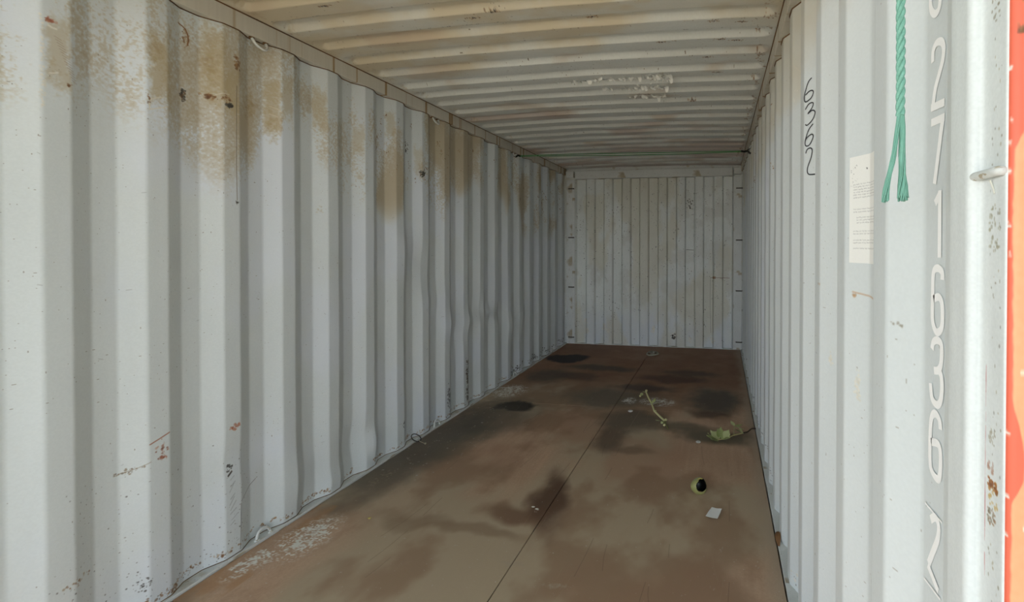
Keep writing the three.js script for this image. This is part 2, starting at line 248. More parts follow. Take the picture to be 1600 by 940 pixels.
const rightMarks = [
  (c, P, k, r) => {
    for (let i = 0; i < 10; i++) blot(c, P, k, 1.0 + 0.9 * r(), 1.26 + 0.02 * (r() - 0.5), 0.02, 0.004, 4, ['rgba(190,140,90,0.55)', 'rgba(160,120,80,0.5)'], r, 0.003);
    scratch(c, P, k, [[1.14, 1.266], [1.10, 1.262], [1.06, 1.256]], 0.003, 'rgba(186,140,96,0.6)'); blot(c, P, k, 0.86, 1.24, 0.02, 0.008, 8, ['rgba(120,110,90,0.6)'], r, 0.002); blot(c, P, k, 0.85, 0.74, 0.006, 0.008, 6, ['rgba(130,110,60,0.6)'], r, 0.002);
    blot(c, P, k, 1.125, 1.06, 0.01, 0.05, 60, PALE, r, 0.003); blot(c, P, k, 1.40, 1.05, 0.01, 0.03, 26, PALE, r, 0.003); blot(c, P, k, 0.84, 0.62, 0.02, 0.1, 50, ['rgba(222,226,226,0.5)'], r, 0.004);
    blot(c, P, k, 2.1, 1.3, 0.02, 0.03, 26, PALE, r, 0.004); blot(c, P, k, 1.98, 1.96, 0.03, 0.05, 24, PALE, r, 0.003); scratch(c, P, k, [[2.02, 2.14], [1.99, 2.08], [1.95, 2.04]], 0.005, 'rgba(212,208,194,0.8)');
    for (let i = 0; i < 40; i++) { const s = 0.8 + 1.8 * r(), y = 0.1 + 2.1 * r(); scratch(c, P, k, [[s, y], [s + 0.01 * (r() - 0.5), y + 0.02 * (r() - 0.5)]], 0.0018, r() < 0.5 ? 'rgba(150,150,146,0.5)' : 'rgba(222,224,222,0.6)'); }
    blot(c, P, k, 1.9, 0.06, 0.1, 0.05, 40, DARK, r, 0.003); blot(c, P, k, 1.95, 0.06, 0.06, 0.05, 24, PALE, r, 0.005);
  },
  (c, P, k, r) => {
    for (let i = 0; i < 120; i++) { const s = 2.7 + 3.5 * r(); blot(c, P, k, s, 0.02 + 0.25 * r() * r(), 0.03, 0.05, 4, ['rgba(96,100,112,0.5)', 'rgba(70,70,74,0.5)', 'rgba(128,118,100,0.4)'], r, 0.006); }
    for (let i = 0; i < 90; i++) { const s = 2.7 + 3.5 * r(); blot(c, P, k, s, 1.75 + 0.5 * r(), 0.03, 0.05, 4, RUST, r, 0.005); }
  },
];
const wallRight = struct('wall_right');
[[0.70, 2.66], [2.66, ZB + 0.02]].forEach(([za, zb], i) => {
  const r = rng(200 + i), map = painted(1024, 1184, za, zb, -0.02, 2.33, rightPaint, (c, P, k) => rightMarks[i](c, P, k, r));
  part('corrugated_panel', sheet(rightProfile, rightX, za, zb, 70, -0.02, 2.33, false), steel(map), wallRight);
});
part('top_rail', uvDepth(box(XRF, XR + 0.09, RAIL_Y, H + 0.03, ZD, ZB + 0.05, 0.004), 0.5, 6, 0.1), railMat, wallRight);
part('weld_bead', bead(rightProfile, rightX, RAIL_Y - 0.001, -0.0015, 0.003, 0.9), rustMat, wallRight, 'rusty weld line along the top of the wall');
part('bottom_strip', uvBox(box(XRF + 0.001, XR + 0.07, -0.08, 0.006, ZD, ZB, 0.002)), greyMat, wallRight);

// lettering painted on the right wall: strokes as [depth, height, depth, height ...] on a plane of the sheet
function ribbon(pts, w, at, lift) {
  const n = pts.length, L = [], R = [];
  for (let i = 0; i < n; i++) {
    const a = pts[Math.max(0, i - 1)], b = pts[Math.min(n - 1, i + 1)], dx = b[0] - a[0], dy = b[1] - a[1], l = Math.hypot(dx, dy) || 1, ox = -dy / l * w / 2, oy = dx / l * w / 2;
    L.push([pts[i][0] + ox, pts[i][1] + oy]); R.push([pts[i][0] - ox, pts[i][1] - oy]);
  }
  const g = grid(n, 2, (i, j) => { const q = (j ? L : R)[i]; return [...at(q[0], q[1], lift), i / n, j]; }, false); return g;
}
function strokeGeo(kind, v, w, at, lift) {
  const p = []; for (let i = 0; i < v.length; i += 2) p.push(new THREE.Vector2(v[i], v[i + 1]));
  const pts = kind === 'l' ? [0, 0.25, 0.5, 0.75, 1].map((t) => p[0].clone().lerp(p[1], t)) : new THREE.SplineCurve(p).getPoints(p.length * 6);
  return ribbon(pts.map((q) => [q.x, q.y]), w, at, lift);
}
const onOuter = (z, y, lift) => [XR + DEEP - lift, y, -z];
const onSlope = (z, y, lift) => [XR - (z - 1.719) * DEEP / 0.068 - lift, y, -z - 0.4 * lift];
const whitePaint = new THREE.MeshStandardMaterial({ color: 0xfdfdfb, roughness: 0.6, side: THREE.DoubleSide }), inkMat = new THREE.MeshStandardMaterial({ color: 0x34363a, roughness: 0.7, side: THREE.DoubleSide });
const numerals = {
  '0': [['c', 0.8012, 1.754, 0.8017, 1.7382, 0.7978, 1.7267, 0.7868, 1.7165, 0.7749, 1.7164, 0.7695, 1.7256, 0.7685, 1.7465, 0.7784, 1.7625, 0.7949, 1.7682, 0.8012, 1.754]],
  '2': [['c', 0.792, 1.6464, 0.7908, 1.6634, 0.7803, 1.6701, 0.7645, 1.6664, 0.7563, 1.6552, 0.7587, 1.6386, 0.7704, 1.6215, 0.7827, 1.6038, 0.7904, 1.5806], ['l', 0.7966, 1.5788, 0.7517, 1.5754]],
  '7': [['l', 0.7962, 1.5564, 0.7513, 1.5543], ['l', 0.7565, 1.5544, 0.7823, 1.4625]],
  '1': [['l', 0.7806, 1.4335, 0.7634, 1.4475], ['l', 0.7642, 1.451, 0.764, 1.3531]],
  '6': [['c', 0.7548, 1.3215, 0.756, 1.3325, 0.7705, 1.3376, 0.7843, 1.3293, 0.786, 1.2944, 0.7862, 1.2595, 0.775, 1.2441, 0.7614, 1.2466, 0.7542, 1.2578, 0.7545, 1.284, 0.7645, 1.2955, 0.7836, 1.2905]],
  '3': [['c', 0.787, 1.2147, 0.7824, 1.2261, 0.7686, 1.2317, 0.7559, 1.2268, 0.7562, 1.2023, 0.7649, 1.189, 0.7801, 1.1844], ['c', 0.7649, 1.189, 0.7551, 1.1825, 0.7526, 1.1649, 0.7574, 1.145, 0.7692, 1.1367, 0.7849, 1.1413, 0.7909, 1.1623]],
  '6b': [['c', 0.757, 1.1045, 0.7605, 1.1172, 0.7739, 1.122, 0.7856, 1.1133, 0.7905, 1.0917, 0.7912, 1.0449, 0.7826, 1.0307, 0.7636, 1.0291, 0.7568, 1.0428, 0.7565, 1.0700, 0.7646, 1.0805, 0.788, 1.0745]],
  '2b': [['c', 0.7873, 0.9567, 0.7719, 0.9687, 0.7604, 0.9624, 0.7628, 0.9424, 0.7783, 0.9134, 0.7937, 0.8851], ['l', 0.7953, 0.8825, 0.7594, 0.8673]],
};
for (const st of Object.values(numerals)) part('painted_numeral', mergeGeometries(st.map(([k, ...v], i) => strokeGeo(k, v, 0.0115, onOuter, 0.0012 + 0.0003 * i))), whitePaint, wallRight);
part('painted_line', strokeGeo('l', [0.8063, 0.972, 0.7488, 0.9736], 0.003, onOuter, 0.0018), whitePaint, wallRight);
part('painted_line', strokeGeo('l', [0.8082, 0.8534, 0.7523, 0.8603], 0.003, onOuter, 0.0018), whitePaint, wallRight);
for (const v of [
  [1.6799, 1.9258, 1.6945, 1.9182, 1.7074, 1.8944, 1.7139, 1.8747, 1.712, 1.8587, 1.703, 1.8537, 1.6824, 1.8601, 1.6726, 1.874, 1.6767, 1.8826, 1.6913, 1.8846, 1.7091, 1.8775],
  [1.7088, 1.8284, 1.694, 1.8422, 1.6794, 1.8432, 1.6724, 1.8376, 1.6792, 1.8247, 1.6967, 1.8118, 1.6792, 1.817, 1.6676, 1.8127, 1.6647, 1.8033, 1.6761, 1.7852, 1.6994, 1.7734, 1.7084, 1.7788],
  [1.6731, 1.7715, 1.6934, 1.7553, 1.7081, 1.724, 1.7061, 1.706, 1.6901, 1.7047, 1.6756, 1.7208, 1.6728, 1.733, 1.6815, 1.7381, 1.6991, 1.7328, 1.7081, 1.724],
  [1.706, 1.6797, 1.6989, 1.6914, 1.6841, 1.6934, 1.6765, 1.6845, 1.681, 1.6618, 1.6955, 1.6341, 1.6983, 1.6172, 1.6894, 1.6062, 1.6633, 1.603]])
  part('written_numeral', strokeGeo('c', v, 0.0042, onSlope, 0.0022), inkMat, wallRight, 'numeral handwritten in black marker');

// ---------------------------------------------------------------- roof: flat sheet with round-ended pockets pressed upwards
const bright = [2.236, 2.448, 2.655, 2.887, 3.083, 3.279, 3.505, 3.73, 3.955, 4.18, 4.405, 4.63, 4.855, 5.08, 5.305, 5.53, 5.755, 5.98, 6.2];
for (let z = 2.023; z > 0.7; z -= 0.2125) bright.unshift(z);
const roofX0 = XL - 0.01, roofX1 = XRF + 0.01, RH = 0.030;
const zs = [ZD - 0.02]; bright.forEach((b, n) => { for (const o of [-0.118, -0.114, -0.108, -0.10, -0.094, -0.088, -0.05, -0.032, -0.028, -0.022, -0.014, -0.006, -0.002, 0.002]) zs.push(b + o); const nx = bright[n + 1]; if (nx) zs.push((b + nx - 0.118) / 2); }); zs.push(ZB + 0.05);
const xs = []; for (let i = 0; i <= 14; i++) xs.push(roofX0 + 0.16 * i / 14); for (let i = 1; i < 40; i++) xs.push(roofX0 + 0.16 + (roofX1 - roofX0 - 0.32) * i / 40); for (let i = 0; i <= 14; i++) xs.push(roofX1 - 0.16 + 0.16 * i / 14);
function roofY(x, z) {
  let y = H;
  const u = (x - XL) / (XRF - XL); y += 0.020 * Math.max(0, 4 * u * (1 - u)) + 0.010 * (fbm(x * 2.3 + 3, z * 1.7, 2) - 0.5) * Math.min(1, 8 * u * (1 - u));
  for (const b of bright) if (z > b - 0.13 && z < b + 0.01) {
    const hz = 0.058, cz = b - hz, hx = (XRF - XL) / 2 - 0.022, cx = (XRF + XL) / 2, rr = 0.045;
    const qx = Math.abs(x - cx) - (hx - rr), qz = Math.abs(z - cz) - (hz - rr), d = Math.hypot(Math.max(qx, 0), Math.max(qz, 0)) + Math.min(Math.max(qx, qz), 0) - rr;
    y += RH * sst(0, 0.028, -d);
  }
  return y;
}
function roofPaint(x, z) {
  const l = (fbm(x * 1.7, z * 2 + 8, 4) - 0.5) * 14 + (fbm(x * 4, z * 30, 3) - 0.5) * 8 + (vn(x * 200, z * 200) - 0.5) * 6, c = [218 + l, 220 + l, 215 + l];
  const near = 2.55 + 0.35 * Math.max(-1, -x - 1.1) + 0.5 * (fbm(x * 2.6 + 4, z * 3, 4) - 0.5);
  mixc(c, [206, 192, 164], sst(near + 0.12, near - 0.14, z) * (0.3 + 0.6 * sst(0.3, 0.7, fbm(x * 5, z * 8 + 70, 4))));
  mixc(c, [188, 164, 138], 0.4 * sst(0.58, 0.76, fbm(x * 2.4 + 33, z * 5.0 + 12, 4)));
  if (z > 3.6) mixc(c, [178, 154, 140], 0.5 * sst(0.48, 0.68, fbm(x * 1.3 + 5, z * 3 + 50, 4)));
  if (vn(x * 130 + 7, z * 130) > 0.962 && fbm(x * 4, z * 4, 3) > 0.5) mixc(c, [84, 66, 46], 0.7);
  return c;
}
const ceiling = struct('ceiling');
const roofMap = painted(1024, 2048, roofX0, roofX1, ZD - 0.02, ZB + 0.05, roofPaint, (c, P, k) => {
  const r = rng(300);
  for (const [x, z] of [[-1.703, 1.835], [-1.122, 2.06], [-0.8, 2.16], [-1.006, 2.02], [-0.033, 2.253], [0.098, 2.275], [0.075, 2.478], [-0.074, 2.682], [-0.023, 2.923], [-0.6, 2.2], [-0.3, 2.46], [0.0, 2.46], [-0.5, 3.3], [-0.2, 3.5], [-1.1, 3.2]]) { blot(c, P, k, x, z, 0.05, 0.015, 24, RUST, r, 0.004); blot(c, P, k, x, z, 0.02, 0.01, 7, DARK, r, 0.004); }
  for (const b of bright) for (let i = 0; i < 16; i++) blot(c, P, k, XL + 2.3 * r(), b + 0.004, 0.02, 0.004, 3, RUST, r, 0.003);
  for (const b of bright) for (let i = 0; i < 10; i++) blot(c, P, k, XL + 2.3 * r(), b - 0.118, 0.02, 0.004, 3, DARK, r, 0.0025);
  for (let i = 0; i < 60; i++) { blot(c, P, k, XL + 0.02 + 0.08 * r(), 1 + 5 * r(), 0.03, 0.05, 10, TAN, r, 0.008); blot(c, P, k, XRF - 0.02 - 0.06 * r(), 1 + 5 * r(), 0.02, 0.04, 10, RUST, r, 0.005); }
});
part('roof_sheet', grid(xs.length, zs.length, (i, j) => { const x = xs[i], z = zs[j]; return [x, roofY(x, z), -z, (x - roofX0) / (roofX1 - roofX0), (z - ZD + 0.02) / (ZB + 0.07 - ZD)]; }, false), steel(roofMap, 0.5), ceiling);
for (const x of [XL + 0.005, XRF - 0.001]) part('weld_bead', tube([[x, H - 0.001, -1], [x, H - 0.001, -2.5], [x, H - 0.001, -4], [x, H - 0.001, -ZB]], 0.0035, 60, 6), rustMat, ceiling, 'rusty seam between roof and side rail');
{ // curling flakes of peeled paint hanging under the roof
  const r = rng(41), gs = [];
  const rows = [[-1.15, -0.32, 2.93, 3.06, 120], [-0.80, -0.34, 3.11, 3.21, 70], [-0.72, -0.36, 3.30, 3.36, 26], [-0.52, -0.31, 2.90, 3.06, 80]];
  for (const [x0, x1, z0, z1, n] of rows) for (let i = 0; i < n; i++) {
    const x = x0 + (x1 - x0) * Math.sqrt(r()), z = z0 + (z1 - z0) * r(), w = 0.008 + 0.022 * r() * r(), l = 0.016 + 0.05 * r() * r(), curl = 0.4 + 1.4 * r(), ang = r() * 6.28, y = roofY(x, z) - 0.0015;
    gs.push(grid(3, 4, (a, b) => { const t = b / 3, k = curl * t, q = (a - 1) * w * (1 - 0.6 * t * t), d = l * Math.sin(k) / curl, dn = l * (1 - Math.cos(k)) / curl; return [x + Math.cos(ang) * d - Math.sin(ang) * q, y - dn, -z + Math.sin(ang) * d + Math.cos(ang) * q, a / 2, t]; }, false));
  }
  const m = part('peeling_paint', mergeGeometries(gs), new THREE.MeshStandardMaterial({ color: 0xf4f4ee, roughness: 0.8, side: THREE.DoubleSide }), ceiling, 'white curled flakes of peeling paint'); m.userData.kind = 'stuff';
}

// ---------------------------------------------------------------- front end: posts, header, sill
function postProfile(pts, y0, y1, mat, parent, name, label) { const n = pts.length; return part(name, grid(n, 12, (i, j) => [pts[i][0], y0 + (y1 - y0) * j / 11, -pts[i][1], (pts[i][1] + pts[i][0]) * 1.0, (y0 + (y1 - y0) * j / 11) / 1], true), mat, parent, label); }
const arc = (cx, cz, r, a0, a1, n = 6) => Array.from({ length: n + 1 }, (_, i) => { const a = a0 + (a1 - a0) * i / n; return [cx + r * Math.cos(a), cz - r * Math.sin(a)]; });
const postMap = painted(512, 1024, 0, 0.5, -0.1, 2.4, (s, y) => {
  const l = (fbm(s * 20, y * 8, 4) - 0.5) * 8 + (vn(s * 300, y * 300) - 0.5) * 6, c = [222 + l, 227 + l, 226 + l];
  return c;
}, (c, P, k) => {
  const r = rng(9);
  for (let i = 0; i < 260; i++) blot(c, P, k, 0.03 + 0.03 * r(), 0.8 + 1.2 * r(), 0.004, 0.01, 1, ['rgba(120,110,84,0.5)', 'rgba(140,124,90,0.4)'], r, 0.0016);
});
const trim1 = struct('trim_1');     // right corner post
// inner web from the sheet to the lip, the rounded lip, the reveal towards the door
const webPts = [[0.316, 0.748], [0.312, 0.735], [0.3015, 0.703], [0.2995, 0.695], [0.2985, 0.66], [0.2985, 0.654], [0.2995, 0.650], [0.302, 0.6465], [0.306, 0.6445], [0.3095, 0.6435], [0.3112, 0.641], [0.312, 0.636], [0.3120, 0.600], [0.3125, 0.5965], [0.314, 0.595]];
const revealMap = painted(256, 2048, 0, 1, -0.1, 2.4, (s, y) => { const l = (fbm(s * 14, y * 12, 4) - 0.5) * 12 + (vn(s * 60, y * 400) - 0.5) * 7; return [222 + l, 227 + l, 226 + l]; }, (c, P, k) => {
  const r = rng(9);                              // s runs along the profile, 0 at the sheet and 1 at the door edge
  for (let i = 0; i < 110; i++) { const q = P(0.80 + 0.16 * r(), 0.8 + 1.1 * r()); c.fillStyle = ['rgba(112,104,76,0.45)', 'rgba(140,124,84,0.35)', 'rgba(90,84,70,0.4)'][i % 3]; c.beginPath(); c.ellipse(q[0], q[1], 0.8 + 2 * r(), 0.6 + 1.4 * r(), 0, 0, 6.3); c.fill(); }
  const mark = (s0, y, w, h, n, cols) => { for (let i = 0; i < n; i++) { const q = P(s0 + w * (r() - 0.5), y + h * (r() - 0.5)); c.fillStyle = cols[Math.floor(r() * cols.length)]; c.beginPath(); c.ellipse(q[0], q[1], 1.5 + 3 * r(), 0.8 + 1.6 * r(), 0, 0, 6.3); c.fill(); } };
  mark(0.87, 1.093, 0.12, 0.012, 40, ['rgba(150,84,30,0.8)', 'rgba(176,120,50,0.7)', 'rgba(120,70,36,0.8)']); mark(0.87, 1.078, 0.12, 0.02, 18, ['rgba(196,160,84,0.5)']); mark(0.85, 1.055, 0.10, 0.018, 26, ['rgba(140,104,70,0.6)', 'rgba(120,110,84,0.6)']); mark(0.84, 1.112, 0.08, 0.014, 16, ['rgba(170,130,110,0.5)']); mark(0.85, 1.15, 0.1, 0.02, 16, ['rgba(140,130,100,0.4)']);
  mark(0.85, 1.655, 0.1, 0.05, 22, ['rgba(120,110,84,0.5)']); mark(0.86, 1.39, 0.14, 0.05, 36, ['rgba(150,144,112,0.4)', 'rgba(130,124,98,0.4)']);
  for (const [a, b] of [[1.23, 1.12], [1.07, 1.0], [1.10, 1.06]]) { for (let i = 0; i < 16; i++) { const y = b + (a - b) * r(), q = P(0.762 + 0.006 * r(), y); c.fillStyle = 'rgba(196,130,130,0.35)'; c.fillRect(q[0], q[1], 1.6, 6 + 16 * r()); } }
});
part('post_web', (() => {
  const pts = new THREE.CatmullRomCurve3(webPts.map(([x, z]) => new THREE.Vector3(x, 0, z)), false, 'centripetal').getPoints(70);
  let L = [0]; for (let i = 1; i < pts.length; i++) L.push(L[i - 1] + pts[i].distanceTo(pts[i - 1]));
  return grid(pts.length, 24, (i, j) => { const y = -0.1 + 2.5 * j / 23; return [pts[i].x, y, -pts[i].z, L[i] / L.at(-1), j / 23]; }, true);
})(), steel(revealMap, 0.5), trim1);
const orangeMap = painted(512, 1024, 0, 0.4, -0.1, 2.5, (s, y) => {
  const l = (fbm(s * 9, y * 6, 4) - 0.5) * 14 + (vn(s * 200, y * 200) - 0.5) * 6, c = [247 + l * 0.3, 172 + l, 126 + l];       // weather-faded orange, lightened as if sunlit
  const e = 0.0045 + 0.003 * (fbm(s * 30, y * 9, 3) - 0.5) + 0.034 * sst(1.55, 1.62, y + 0.05 * fbm(s * 20, y * 20, 3)) + 0.012 * sst(1.13, 1.15, y - s) * sst(1.26, 1.20, y + s * 0.5);
  mixc(c, [240, 112, 84], sst(e + 0.0012, e - 0.0012, s + 0.0012 * (vn(s * 300, y * 120) - 0.5))); return c;                          // redder edge and zones: cast shade painted in, with unfaded paint
}, (c, P, k) => {
  const r = rng(61);
  for (const [s, y] of [[0.03, 1.72], [0.016, 1.69], [0.012, 1.66], [0.02, 1.75]]) blot(c, P, k, s, y, 0.006, 0.014, 14, RUST, r, 0.003);
  for (let i = 0; i < 13; i++) { const y = 0.7 + 1.05 * r(), s = 0.0022 * r(); blot(c, P, k, s, y, 0.0012, 0.005, 2, ['rgba(246,238,232,0.9)'], r, 0.0022); }
  for (let i = 0; i < 14; i++) { const y = 0.75 + 0.9 * r(), s = 0.01 + 0.03 * r(); scratch(c, P, k, [[s, y], [s + 0.012, y + 0.006 * (r() - 0.5)], [s + 0.022, y - 0.004 * r()]], 0.0016, 'rgba(250,236,214,0.8)'); }
});
const front = []; { const r0 = 0.008; for (let i = 0; i <= 8; i++) { const a = Math.PI / 2 * i / 8; front.push([0.314 + r0 - r0 * Math.cos(a), 0.595 - r0 * Math.sin(a)]); } front.push([0.34, 0.585], [0.38, 0.585], [0.46, 0.585], [0.463, 0.588], [0.463, 0.72]); }
part('post_front', grid(front.length, 24, (i, j) => { const y = -0.15 + 2.6 * j / 23, [x, z] = front[i]; return [x, y, -z, (x - 0.314 + Math.max(0, 0.595 - z) * 0.3) / 0.4, j / 23]; }, true), steel(orangeMap, 0.5), trim1, 'orange outer face of the post');
{
  const g = tube([[0.3055, 1.4545, -0.650], [0.3050, 1.4545, -0.636], [0.3056, 1.4545, -0.615], [0.3078, 1.455, -0.600], [0.318, 1.455, -0.603]], 0.0056, 30, 12);
  part('lashing_bar', g, greyMat, trim1, 'short grey bar across the post');
  part('weld_drip', tube([[0.3095, 1.447, -0.622], [0.3108, 1.439, -0.619], [0.3112, 1.431, -0.616]], 0.0012, 10, 6), plain(0xd8d8cc), trim1);
}
{ // added right door leaf, unseen, swung open to keep light off the left wall
  const g = struct('added_door_1'), leaf = new THREE.Group(); g.position.set(0.485, 0, -0.56); g.rotation.y = 0.0;
  part('added_door_leaf', uvBox(new RoundedBoxGeometry(0.045, 2.42, 1.16, 2, 0.006).translate(0.03, 1.14, 0.60)), greyMat, g); for (const y of [0.3, 0.95, 1.6, 2.1]) part('hinge', new THREE.CylinderGeometry(0.016, 0.016, 0.14, 14).translate(0.0, y, 0.0), greyMat, g);
  g.rotation.y = -(-0.12);
}
const trim2 = struct('trim_2');     // left corner post, out of the frame
part('post_web', box(XL - 0.14, XL + 0.01, -0.15, 2.45, ZD, ZD + 0.12, 0.01), greyMat, trim2);
const trim3 = struct('trim_3');     // header over the door opening
part('door_header', box(XL - 0.14, 0.463, 2.26, 2.46, ZD, ZD + 0.10, 0.008), greyMat, trim3);
const trim4 = struct('trim_4');     // door sill
part('door_sill', box(XL - 0.14, 0.463, -0.155, -0.004, ZD, ZD + 0.10, 0.004), greyMat, trim4);

// ---------------------------------------------------------------- back wall
const backEdges = [-1.954, -1.815, -1.689, -1.565, -1.438, -1.314, -1.191, -1.071, -0.947, -0.821, -0.697, -0.575, -0.455, -0.335, -0.215, -0.092, 0.035, 0.158];
const bk = [[XL - 0.05, 0], [-1.954 - 0.004, 0]]; let bo = 1;
backEdges.forEach((x, i) => { const o = i % 2 ? 0 : 1; if (i) bk.push([x - 0.007, 1 - o]); if (o === 0) bk.push([x + 0.003, 0.1], [x + 0.004, 0.6], [x + 0.017, 0.6]); bk.push([x + (o === 0 ? 0.018 : 0.007), o]); });
bk.push([XR + 0.05, bk.at(-1)[1]]); bk[1] = [-1.960, 0];
const backPts = []; bk.forEach((p, n) => { const a = bk[n - 1], b = bk[n + 1]; if (!a || !b) { backPts.push(p); return; } for (const q of [a, b]) { const l = Math.hypot(q[0] - p[0], (q[1] - p[1]) * 0.046), t = 0.003 / l; backPts.push([p[0] + (q[0] - p[0]) * t, p[1] + (q[1] - p[1]) * t]); } });
function backPaint(x, y) {
  const l = (fbm(x * 2 + 9, y * 1.6, 4) - 0.5) * 20 + (fbm(x * 12, y * 3, 3) - 0.5) * 10 + (vn(x * 120, y * 120) - 0.5) * 6, c = [224 + l, 228 + l, 224 + l];
  mixc(c, [206, 207, 200], 0.6 * sst(0.5, 0.66, fbm(x * 7, y * 5 + 5, 4)) * sst(0.2, 0.6, y)); mixc(c, [208, 214, 228], 0.6 * sst(0.55, 0.2, y + 0.3 * (fbm(x * 3, y * 3, 3) - 0.5)) * fbm(x * 9 + 2, y * 5, 3));
  mixc(c, [208, 203, 182], 0.5 * sst(0.5, 0.66, fbm(x * 3 + 44, y * 1.6, 4))); if (vn(x * 90 + 2, y * 90) > 0.94 && fbm(x * 3, y * 3, 2) > 0.48) mixc(c, [96, 90, 78], 0.6);
  return c;
}
const wallBack = struct('wall_back');
const backMap = painted(1024, 1024, XL - 0.05, XR + 0.05, -0.02, 2.36, backPaint, (c, P, k) => {
  const r = rng(400);
  blot(c, P, k, -0.084, 0.93, 0.03, 0.02, 30, RUST, r, 0.006); scratch(c, P, k, [[-0.12, 0.925], [-0.03, 0.93], [0.12, 0.925]], 0.006, 'rgba(130,84,70,0.7)'); scratch(c, P, k, [[-0.125, 0.93], [-0.128, 0.6], [-0.12, 0.2]], 0.005, 'rgba(120,116,108,0.6)');
  for (const [x, y] of [[-1.82, 0.30], [-1.80, 0.18], [-1.56, 0.25], [-0.885, 0.22], [-0.60, 0.15], [-0.40, 0.1], [-1.5, 0.2], [-0.1, 0.1]]) blot(c, P, k, x, y, 0.04, 0.07, 34, PALE, r, 0.009);
  blot(c, P, k, -0.61, 0.13, 0.03, 0.05, 26, DARK, r, 0.009); blot(c, P, k, -0.40, 1.9, 0.05, 0.1, 24, DARK, r, 0.008); scratch(c, P, k, [[-0.44, 1.295], [-0.35, 1.29]], 0.008, 'rgba(90,88,80,0.7)');
  scratch(c, P, k, [[-1.64, 2.02], [-1.63, 1.93]], 0.014, 'rgba(206,204,190,0.7)'); scratch(c, P, k, [[-1.83, 2.03], [-1.86, 1.93]], 0.010, 'rgba(206,204,190,0.6)');
  for (let i = 0; i < 260; i++) blot(c, P, k, XL + 2.4 * r(), 0.1 + 2.1 * r(), 0.03, 0.05, 3, DARK, r, 0.004);
});
part('corrugated_panel', grid(backPts.length, 20, (i, j) => { const [x, o] = backPts[i], y = -0.02 + 2.38 * j / 19; return [x, y, -(ZB + o * 0.046), (x - XL + 0.05) / (XR - XL + 0.1), j / 19]; }, false), steel(backMap, 0.6), wallBack);
part('header_beam', uvBox(box(-1.955, 0.155, 2.252, 2.362, ZB - 0.045, ZB + 0.05, 0.006)), greyMat, wallBack);
part('header_beam', uvBox(box(XL - 0.05, XR + 0.05, 2.33, 2.45, ZB + 0.01, ZB + 0.12, 0.004)), greyMat, wallBack);
part('back_sill', uvBox(box(XL, XR, -0.05, 0.006, ZB - 0.012, ZB + 0.06, 0.004)), greyMat, wallBack);
for (const [x0, x1, bx] of [[XL + 0.004, -1.962, -2.015], [0.166, 0.277, 0.243]]) {
  part('corner_post', uvBox(box(x0, x1, 0, 2.25, ZB - 0.014, ZB + 0.02, 0.006)), greyMat, wallBack);
  part('corner_block', uvBox(box(x0 + 0.004, x1 - 0.006, 2.268, 2.356, ZB - 0.065, ZB + 0.02, 0.008)), greyMat, wallBack);
  const sgn = x0 < -1 ? -1 : 1;
  for (const y of x0 < -1 ? [2.124, 1.456, 0.777, 0.089] : [2.092, 1.421, 0.765, 0.10]) part('lashing_bar', tube([[bx - 0.038, y, -ZB + 0.012], [bx - 0.034, y, -ZB + 0.022], [bx + 0.034, y, -ZB + 0.022], [bx + 0.038, y, -ZB + 0.012]], 0.008, 12, 8), plain(0x5a5850, 0.7), wallBack, 'dark short bar across the corner post');
}

// ---------------------------------------------------------------- floor
const spots = [                                   // x, depth, half width, half depth, slant, strength, colour: stains soaked into the plywood
  [-1.68, 3.80, 0.17, 0.11, 0, 1, [34, 28, 22]], [-1.82, 5.52, 0.24, 0.22, 0.3, 1, [30, 23, 20]],
  [-1.96, 3.0, 0.26, 0.75, 0.05, 0.75, [70, 70, 66]], [-1.75, 3.55, 0.3, 0.4, 0, 0.6, [72, 72, 66]], [-1.93, 2.45, 0.12, 0.35, 0, 0.5, [92, 84, 72]],
  [-0.90, 2.50, 0.10, 0.28, -0.35, 0.9, [74, 56, 44]], [-1.0, 2.32, 0.16, 0.09, 0, 0.7, [92, 70, 54]], [-0.75, 3.28, 0.12, 0.24, 0, 0.8, [82, 72, 62]], [-0.66, 3.65, 0.22, 0.22, 0, 0.8, [84, 80, 72]],
  [-0.55, 3.08, 0.14, 0.06, 0, 0.5, [88, 76, 64]], [-0.95, 4.18, 0.45, 0.24, 0, 0.75, [84, 82, 76]], [-0.70, 4.5, 0.3, 0.12, 0, 0.7, [58, 52, 48]], [-0.05, 4.25, 0.24, 0.34, 0, 0.85, [68, 66, 62]], [0.0, 3.42, 0.25, 0.12, 0.1, 0.85, [80, 78, 68]], [-0.25, 3.55, 0.22, 0.09, 0.4, 0.7, [82, 80, 70]],
  [-0.45, 4.85, 0.35, 0.12, 0, 0.7, [64, 46, 36]], [-1.3, 5.15, 0.4, 0.12, 0, 0.7, [60, 56, 48]], [-0.3, 5.1, 0.3, 0.14, 0, 0.6, [56, 48, 40]], [-1.45, 4.75, 0.22, 0.14, 0, 0.6, [66, 52, 42]], [-1.75, 4.75, 0.25, 0.25, 0, 0.7, [70, 66, 60]],
  [-1.5, 2.16, 0.22, 0.06, 0.1, 0.3, [96, 82, 66]], [-1.15, 2.12, 0.28, 0.05, 0, 0.3, [84, 64, 48]], [-0.1, 3.88, 0.14, 0.09, 0, 0.6, [66, 54, 44]], [-1.72, 3.0, 0.12, 0.3, 0, 0.4, [86, 84, 72]],
];
